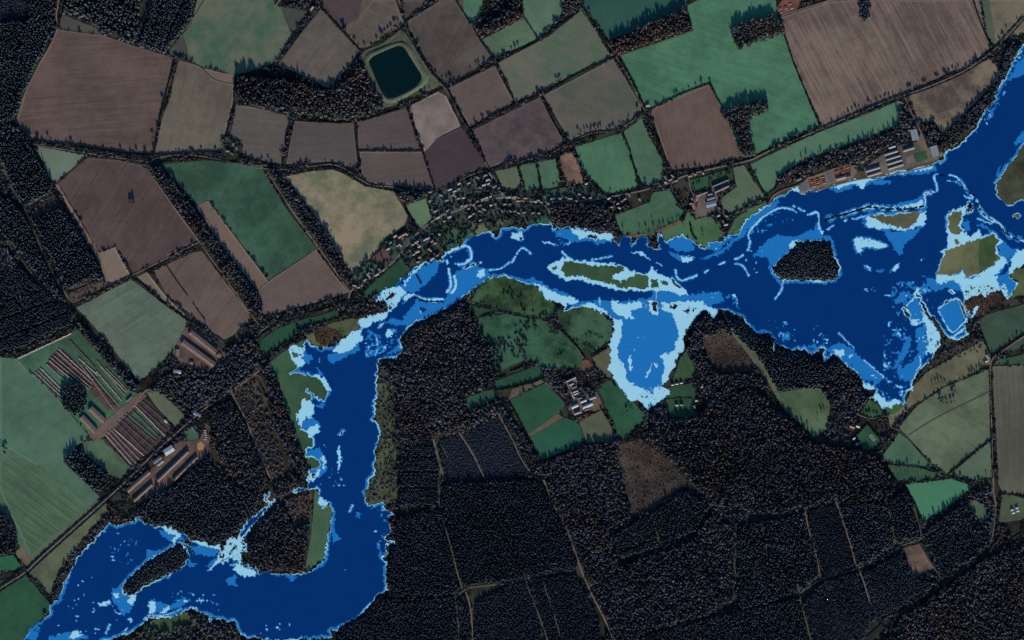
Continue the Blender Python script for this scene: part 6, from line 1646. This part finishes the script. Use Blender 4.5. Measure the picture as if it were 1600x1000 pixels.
# cream roofed farm, centre
FG = 'buildings of the farm above the pale bay'
for x1, y1, x2, y2, w, rf, lb in [
 (884.5, 596.5, 899.5, 589.5, 2.4, 'cream', 'long narrow cream-roofed range at the top of the central farm'), (886, 598.5, 891, 611, 2.2, 'tan', 'tan-roofed spine range of the central farm, upper half'), (892, 612.5, 898, 622.5, 3, 'cream', 'cream-roofed spine range of the central farm, lower half'),
 (889, 602, 896, 599, 2.2, 'cream', 'upper cream wing of the central farm range'), (894.5, 606.5, 900.5, 604, 2, 'tan', 'tan middle wing of the central farm range'), (895.5, 613, 903, 610.5, 1.8, 'white', 'white upper wing below the tan wing, central farm'), (897, 616.5, 904.5, 613.5, 1.8, 'white', 'white lower wing below the tan wing, central farm'),
 (893, 637, 903, 632.5, 5, 'white', 'pale barn at the lower left of the central farm yard'), (897.5, 647, 907, 643.5, 3.6, 'cream', 'cream barn lowest in the central farm'), (907, 628.5, 916, 625.2, 3.4, 'white', 'small pale barn in the middle of the central farm'),
 (910.5, 637, 925.5, 630.5, 5.6, 'white', 'largest white-roofed barn of the central farm'), (921, 623.5, 930.5, 620, 4.2, 'cream', 'cream barn at the right end of the central farm'), (903, 623.5, 909, 621, 2, 'grey', 'narrow grey shed above the small pale barn, central farm'), (913, 641.5, 919, 639, 2, 'tan', 'low tan shed under the largest white-roofed barn')]:
    barn(x1, y1, x2, y2, w, 4, 6, rf, lb, 'barn', FG)
# orange roofed farm
FO = 'buildings of the farm with orange roofs'
for x1, y1, x2, y2, w, rf, lb in [
 (1113, 291.5, 1137, 281.5, 2, 'grey', 'long thin grey-roofed shed highest on the orange roofed farm'), (1117, 300.5, 1138.5, 290.5, 2.8, 'pink', 'long pinkish shed under the thin grey one, orange roofed farm'), (1087, 306.5, 1094, 304.5, 3.4, 'orange', 'orange-roofed block at the corner of the farm square'),
 (1088.5, 308.5, 1087, 315, 3.6, 'orange', 'upper orange-roofed range of the farm square'), (1082, 318, 1085, 327.5, 3.6, 'orange', 'lower orange-roofed range of the farm square'), (1089.5, 318, 1089, 325, 2.6, 'red', 'brown-red range inside the farm square'),
 (1095, 303.8, 1105, 300.2, 2.2, 'pink', 'pinkish range running right from the farm square'), (1103.5, 321, 1118.5, 317, 8.4, 'teal', 'big blue-grey barn right of the farm square'), (1104.5, 311.5, 1116.5, 308, 5, 'grey', 'dark slate-roofed barn over the big blue-grey barn'),
 (1105.5, 304.5, 1113, 302.5, 3, 'grey', 'small dark slate shed above the slate-roofed barn'), (1122, 324, 1125, 326.5, 3, 'tan', 'small tan hut right of the big blue-grey barn')]:
    barn(x1, y1, x2, y2, w, 4.5, 6.5, rf, lb, 'barn', FO)
# works by the river
WG = 'long sheds of the riverside works'
for x1, y1, x2, y2, w, rf, lb in [
 (1353, 268, 1374.5, 261.5, 4, 'cream', 'upper long shed of the left pair at the riverside works'), (1355.5, 275.5, 1376.5, 269, 3.4, 'cream', 'lower long shed of the left pair at the riverside works'), (1388.5, 231.5, 1398.5, 228.3, 2.6, 'white', 'short white shed at the top of the riverside works'),
 (1382, 242.2, 1402.5, 235.8, 3.6, 'cream', 'first long shed from the top in the middle stack, riverside works'), (1384.5, 249.8, 1406.5, 243, 3.2, 'cream', 'second long shed from the top in the middle stack, riverside works'), (1386, 257.2, 1409, 250, 3.4, 'cream', 'third long shed from the top in the middle stack, riverside works'),
 (1387.5, 264.4, 1411, 257, 3.2, 'cream', 'fourth long shed from the top in the middle stack, riverside works'), (1411, 236, 1428, 230.8, 4, 'cream', 'pale shed right of the middle stack, riverside works'), (1366, 238.5, 1374, 232, 2.4, 'pink', 'small pinkish shed at the bare end of the works yard'),
 (1306.5, 280.5, 1321, 276.5, 4.6, 'cream', 'tan-roofed shed beneath the right hand orange stack yard'), (1322.5, 277, 1329, 275, 5, 'red', 'brown-red shed at the right end under the orange stack yard'), (1244, 282, 1252, 278.5, 4, 'grey', 'dark shed at the left end of the riverside works'), (1453.5, 230, 1463, 227, 4, 'grey', 'dark arched shed above the grey-green slab at the works')]:
    barn(x1, y1, x2, y2, w, 4.5, 6, rf, lb, 'shed', WG, 'shed', 'block')
M_FLATROOF = plain('felt_roof', (.17, .195, .185), .15, .15)


def flat_block(x, y, l, w, ang, label):
    o = bpy.data.objects.new('flat_roofed_hall', None); COL.objects.link(o)
    o.location = W(x, y, 2.1); o.rotation_euler = (0, 0, -math.radians(ang)); tag(o, label, 'hall', WG)
    a, b = l * S / 2, w * S / 2
    for m in (boxm('wall', [(-a, -b, 0, a, b, 4.2)], M_WALL['block']), boxm('roof', [(-a - .3, -b - .3, 4.21, a + .3, b + .3, 4.6)], M_FLATROOF), boxm('rooflight', [(-a * .8 + i * a * .4, -b * .5, 4.605, -a * .8 + i * a * .4 + 1.4, b * .5, 5.0) for i in range(5)], M_ROOF['teal'])):
        c = bpy.data.objects.new(m.name.split('.')[0], m); COL.objects.link(c); c.parent = o


flat_block(1428.7, 211, 17, 10, 76, 'upper grey-green flat-roofed hall beside the works drive')
flat_block(1459.8, 236.5, 16, 9.5, 76, 'lower grey-green flat-roofed hall near the river at the works')
# lone house, hamlet, far huts
building('house', 1331.5, 667, 20, 15, 8, 5, 8, 'orange', 'pale', 'orange-roofed lone house above the tennis court', 'house')
building('house', 1340.5, 666, 20, 11, 8, 5, 8, 'white', 'pale', 'white-roofed wing beside the orange-roofed lone house', 'house')
building('outbuilding', 1334, 685, -30, 8, 5, 3.5, 5.4, 'white', 'pale', 'small white outbuilding left of the tennis court garden', 'outbuilding')
building('outbuilding', 1339, 694, -35, 10, 6, 3.5, 5.4, 'cream', 'pale', 'cream outbuilding below the tennis court garden', 'outbuilding')
building('house', 1543, 557.5, 60, 12, 8, 5, 8, 'cream', 'pale', 'cream-roofed house beside the right hand lane', 'house')
building('outbuilding', 1541, 564.5, -30, 8, 5, 3.5, 5.2, 'white', 'pale', 'white outbuilding next to the cream-roofed house by the lane', 'outbuilding')
for i, (x, y) in enumerate(((1581, 796.5), (1588.5, 793.5), (1590, 798), (1583, 801))):
    building('hut', x, y, -20, 8, 6.4, 3, 4.6, 'white', 'pale', '%s white hut from the left in the cluster of four, lower right' % ORD[i if i < 1 else (3 if i == 2 else (1 if i == 3 else 2))], 'hut', 'white huts at the lower right')
for i, (x, y, l, w, a, rf, lb) in enumerate([
 (1051, 601.5, 8, 4, -8, 'white', 'white-roofed chalet at the left of the hamlet row by the bay'), (1057.5, 600, 9, 4, -8, 'white', 'white-roofed chalet in the middle of the hamlet row by the bay'), (1064.5, 598.5, 8, 4, -8, 'white', 'white-roofed chalet at the right of the hamlet row by the bay'),
 (1057.5, 633, 9, 6, 5, 'cream', 'cream house at the left of the hamlet garden'), (1065, 632.5, 10, 6, 5, 'tan', 'tan house in the middle of the hamlet garden'), (1084.5, 636, 9, 6, 70, 'white', 'white house at the right of the hamlet garden'),
 (1088, 626, 8, 4, -10, 'white', 'small white hut above the white house in the hamlet'), (1052.5, 656.5, 6, 5, 0, 'pink', 'pinkish hut below the hamlet garden'), (1062, 657, 6, 5, 0, 'cream', 'cream hut below the hamlet garden'), (1097, 604, 6, 5, 0, 'white', 'white hut at the wood edge by the hamlet')]):
    building('house', x, y, a, l, w, 4, 6, rf, 'pale', lb, 'house', 'houses of the hamlet by the bay')
building('house', 487, 13, -50, 14, 8, 5, 8, 'orange', 'brick', 'orange-roofed house beside the straight lane at the top edge', 'house')
building('hut', 1408, 160, 20, 8, 6, 3.5, 5, 'orange', 'pale', 'small orange-roofed hut by the road at the works gate', 'hut')
building('hut', 1012, 165, -15, 12, 8, 3.5, 5, 'cream', 'pale', 'cream hut at the corner of the bright green field', 'hut')
for i, (x, y) in enumerate(((356, 236), (363, 240), (370, 232), (364, 226))):
    building('house', x, y, 10 + 30 * i, 10, 6, 4, 6.4, ['grey', 'red', 'tan', 'grey'][i], 'brick', '%s house of the farmstead between the upper left fields' % ['grey-roofed left', 'brown-red-roofed lower', 'tan-roofed right', 'grey-roofed upper'][i], 'house', 'houses of the upper left farmstead')

VIL = [
 ("upper side of the road, left village end", [(617, 369, -30), (610, 379, -30), (621, 384, -30), (626, 383, 40), (606, 389, -30), (629, 372, -30), (636, 366, 40)]),
 ("lower side of the road, left village end", [(651, 378, -30), (645, 382, -30), (653, 381, 50), (655, 385, -30), (641, 392, 60), (646, 398, -30), (652, 393, -20), (655, 402, -30), (653, 409, -20), (675, 404, -25), (670, 389, -30), (673, 391, 40), (683, 399, -20), (666, 373, -25), (675, 377, -30), (679, 380, -30), (687, 366, 30), (694, 345.5, -25), (702, 339, -25)]),
 ("block above the road, village left", [(671, 314, -30), (689, 305, 30), (698, 313, -20), (680, 330, -30), (684, 340, -30), (691, 335, -30), (699, 329, -30), (672, 300, -5), (703, 296, -20)]),
 ("square of lanes, village middle", [(717, 295, -28), (710, 299, -28), (708, 304, -40), (712, 307, 60), (716, 310, -20), (724, 309, -20), (732, 286, -25), (746, 277, 20), (758, 274, -20), (766, 272, 60), (769, 276, 60), (762, 281, -20), (766, 282, 60), (763, 287, -20), (756, 289, -20), (773, 291, -25), (779, 294, -40), (751, 293, 20), (768, 303, 60), (717, 287, -28)]),
 ("lower side of the street, village middle", [(728, 321, -20), (721, 322, -20), (740, 320, -25), (746, 314.5, -25), (754, 311, -25), (760, 309, -25), (766, 307, -25), (750, 321, -25), (732, 326, -15), (743, 324, 60), (750, 330, 30), (757, 327, 30), (740, 334, -20), (734, 338, -30), (750, 344, -20), (739, 349, 70), (767, 320.5, -10), (774, 318.5, -10)]),
 ("right of the crossing, village", [(789, 319, -8), (797, 319, -8), (785, 303, 70), (793, 308.5, 10), (805, 307, 0), (810, 314, 0), (804, 330, -20), (798, 330, 40), (811, 333, 30), (785, 330, 60), (795, 308, 0), (803, 308, -8), (810, 309, 10), (821, 309.5, -5), (819, 332, -25)]),
 ("right half of the village street", [(837, 315, 5), (846, 316, 5), (841, 313, 0), (851, 308, 70), (857, 318, 5), (863, 310.5, -3), (874, 310, -4), (886, 309, 30), (891, 310.5, 0), (912, 308, 20), (922, 309, -30), (832, 333, -20), (842, 333, -22), (858, 329, 80), (900, 314, 0), (905, 303, 20)]),
 ("road past the right end of the village", [(955.5, 323.5, -10), (952, 334, -30), (916, 287, -20), (951, 310, -30), (965, 318, -20), (972, 314, -20), (976, 311, -20), (968, 325, 30), (984, 305, 60), (1000, 312, 60)]),
 ("road above the orange roofed farm", [(1051, 275, 45), (1040, 278, 70), (1047, 281, -25), (1056, 282.5, -25), (1040, 285, 20), (1078, 275, -15), (1086, 272.5, -15), (1099, 271, 40)]),
 ("lane below the orange roofed farm", [(1134, 351, -15), (1130, 346, 60), (1122.5, 337, -20), (1135, 337.5, 20), (1081.5, 311, 50), (1079, 318, -20)]),
 ("road left of the village, above the dark green field", [(575, 427.5, -40), (577, 431.5, 60), (570, 437, -30), (560, 449, -15), (582, 421, 40), (589, 429, -30), (593, 421, 40), (554, 446, 10), (565, 446, -40), (599, 422, -40)]),
]
HR = random.Random(3)
for where, hs in VIL:
    hs = sorted(hs)
    for i, (x, y, a) in enumerate(hs):
        rf = HR.choice(['red', 'tan', 'tan', 'cream', 'cream', 'cream', 'pink', 'grey', 'tan', 'grey'])
        big = HR.choice([(9, 6.5), (11, 7), (13, 7), (8, 6.5)])
        building('house', x, y, a + HR.uniform(-4, 4), big[0] * .9, big[1] * .85, 4.6, 7.4, rf, HR.choice(['brick', 'pale']),
                 '%s-roofed house, %s from the left, %s' % (RNAME[rf], ORD[i], where), 'house', 'houses of the riverside village')
building('house', 627.5, 368.5, -30, 24, 8, 5, 8, 'orange', 'brick', 'long orange-roofed house above the road at the left village end', 'house')
building('house', 666, 373.5, -25, 20, 6, 5, 7, 'cream', 'pale', 'long cream-roofed house below the road at the left village end', 'house')
building('house', 652, 393, -20, 13, 9, 5, 8, 'orange', 'brick', 'wide orange-roofed house among the cluster at the left village end', 'house')

# ------------------------------------------------------------------ long rows on the left holding, and brick stacks at the works
M_ROW = [plain('split_timber', (.165, .122, .094), .35, .25, .9, .05), plain('dark_compost', (.07, .052, .045), .4, .3, .9, .05), plain('pale_timber', (.25, .19, .145), .35, .25, .9, .05)]


def ridge(name, x1, y1, x2, y2, w, h, mat, label, cat, group):
    p = densify([(x1, y1), (x2, y2)], 1.6, .22, False)
    o0 = W(x1, y1, 2.0)
    V, F = [], []
    dx, dy = x2 - x1, y2 - y1
    d = math.hypot(dx, dy); nx, ny = -dy / d, dx / d
    for i, (x, y) in enumerate(p):
        k = .35 if i in (0, len(p) - 1) else 1
        for u, z in ((-.5, 0), (-.32, .75), (0.05, 1), (.34, .7), (.5, 0)):
            uu = u * w * R.uniform(.8, 1.2) * k; zz = z * h * R.uniform(.65, 1.25) * k
            q = W(x + nx * uu, y + ny * uu, 2.0 + zz)
            V.append(tuple(q[m] - o0[m] for m in range(3)))
        if i:
            for k2 in range(4):
                a = (i - 1) * 5 + k2
                F.append((a, a + 1, a + 6, a + 5))
    me = raw(name, V, F, mat)
    o = bpy.data.objects.new(name, me); COL.objects.link(o); o.location = o0
    tag(o, label, cat, group)


UP = [(50, 583, 94, 624, 0), (55, 580.5, 96, 619, 0), (59, 578, 97, 614.5, 0), (63, 574.5, 98, 609.5, 2), (72, 568, 106, 599, 0), (76, 562.5, 114, 594, 2), (79, 558, 140, 608.5, 0), (84, 555, 143, 606, 0), (88, 549, 144.5, 599.5, 0), (91, 544.5, 146, 595, 2), (109, 531, 150, 575, 1),
      (123, 559, 154, 587, 2), (124, 567, 178, 639, 0), (128, 572, 181, 636, 1), (133, 571, 186, 634, 0), (150, 579, 190, 626, 2), (151, 563, 195, 618, 0), (157, 572, 198, 613, 2), (165, 574, 201, 611, 0)]
UP.sort()
for i, (a, b, c, d, m) in enumerate(UP):
    ridge('windrow', a, b, c, d, 2.0, 2.2, M_ROW[m], '%s long row, %s from the left, above the farm track by the round copse' % (['brown', 'dark', 'pale'][m], ORD[i]), 'windrow', 'long rows on the left holding')
LO = [(161.5, 684, 202, 729, 1), (164, 678, 208, 728, 2), (168, 673.5, 213, 724, 0), (173, 671, 219, 719, 0), (177, 669, 225, 712, 2), (183, 659, 231, 708, 1), (188, 654, 238, 698, 1), (193.5, 649, 243, 691, 1), (198, 645, 246, 686, 1), (206, 639, 251, 684, 1), (210, 632.5, 258, 681, 2), (215, 630.5, 262, 674, 1), (222, 626, 266, 664, 1)]
for i, (a, b, c, d, m) in enumerate(LO):
    ridge('windrow', a, b, c, d, 2.2, 1.8, M_ROW[m], '%s long row, %s from the left, below the farm track and above the road' % (['brown', 'dark', 'pale'][m], ORD[i]), 'windrow', 'long rows on the left holding')
ridge('windrow', 27, 560.5, 112, 520.5, 2.6, 2.5, M_ROW[2], 'pale long bank along the top edge of the holding with the rows', 'bank', None)
M_STACK = [plain('orange_bricks', (.17, .085, .055), .3, .5), plain('red_bricks', (.105, .058, .044), .3, .5), plain('tan_bricks', (.24, .15, .095), .3, .5)]
k = 0
for yard, (x0, y0, ux, uy, vx, vy) in (('left', (1264.5, 281.5, 24.5, -7, 3.2, 12.5)), ('right', (1303, 266.5, 25, -6.5, 3, 11)), ('top edge', (1214.5, 13, 24, -9, 3, 9))):
    for r in range(4):
        for c in range(3):
            u0, u1 = c / 3 + .03, c / 3 + .29
            v = (r + .5) / 4
            ridge('brick_stack', x0 + ux * u0 + vx * v, y0 + uy * u0 + vy * v, x0 + ux * u1 + vx * v, y0 + uy * u1 + vy * v, 1.9, 2.0, M_STACK[(r * 2 + c + (r == c)) % 3 if not (yard == 'left' and r == 3 and c == 0) else 2],
                  '%s stack, %s from left in the %s row, %s orange yard' % (['orange', 'dark red', 'tan'][(r * 2 + c + (r == c)) % 3 if not (yard == 'left' and r == 3 and c == 0) else 2], ORD[c], ['top', 'second', 'third', 'bottom'][r], yard), 'brick stack', 'stacks in the orange yards of the works' if yard != 'top edge' else 'stacks in the yard at the top edge')
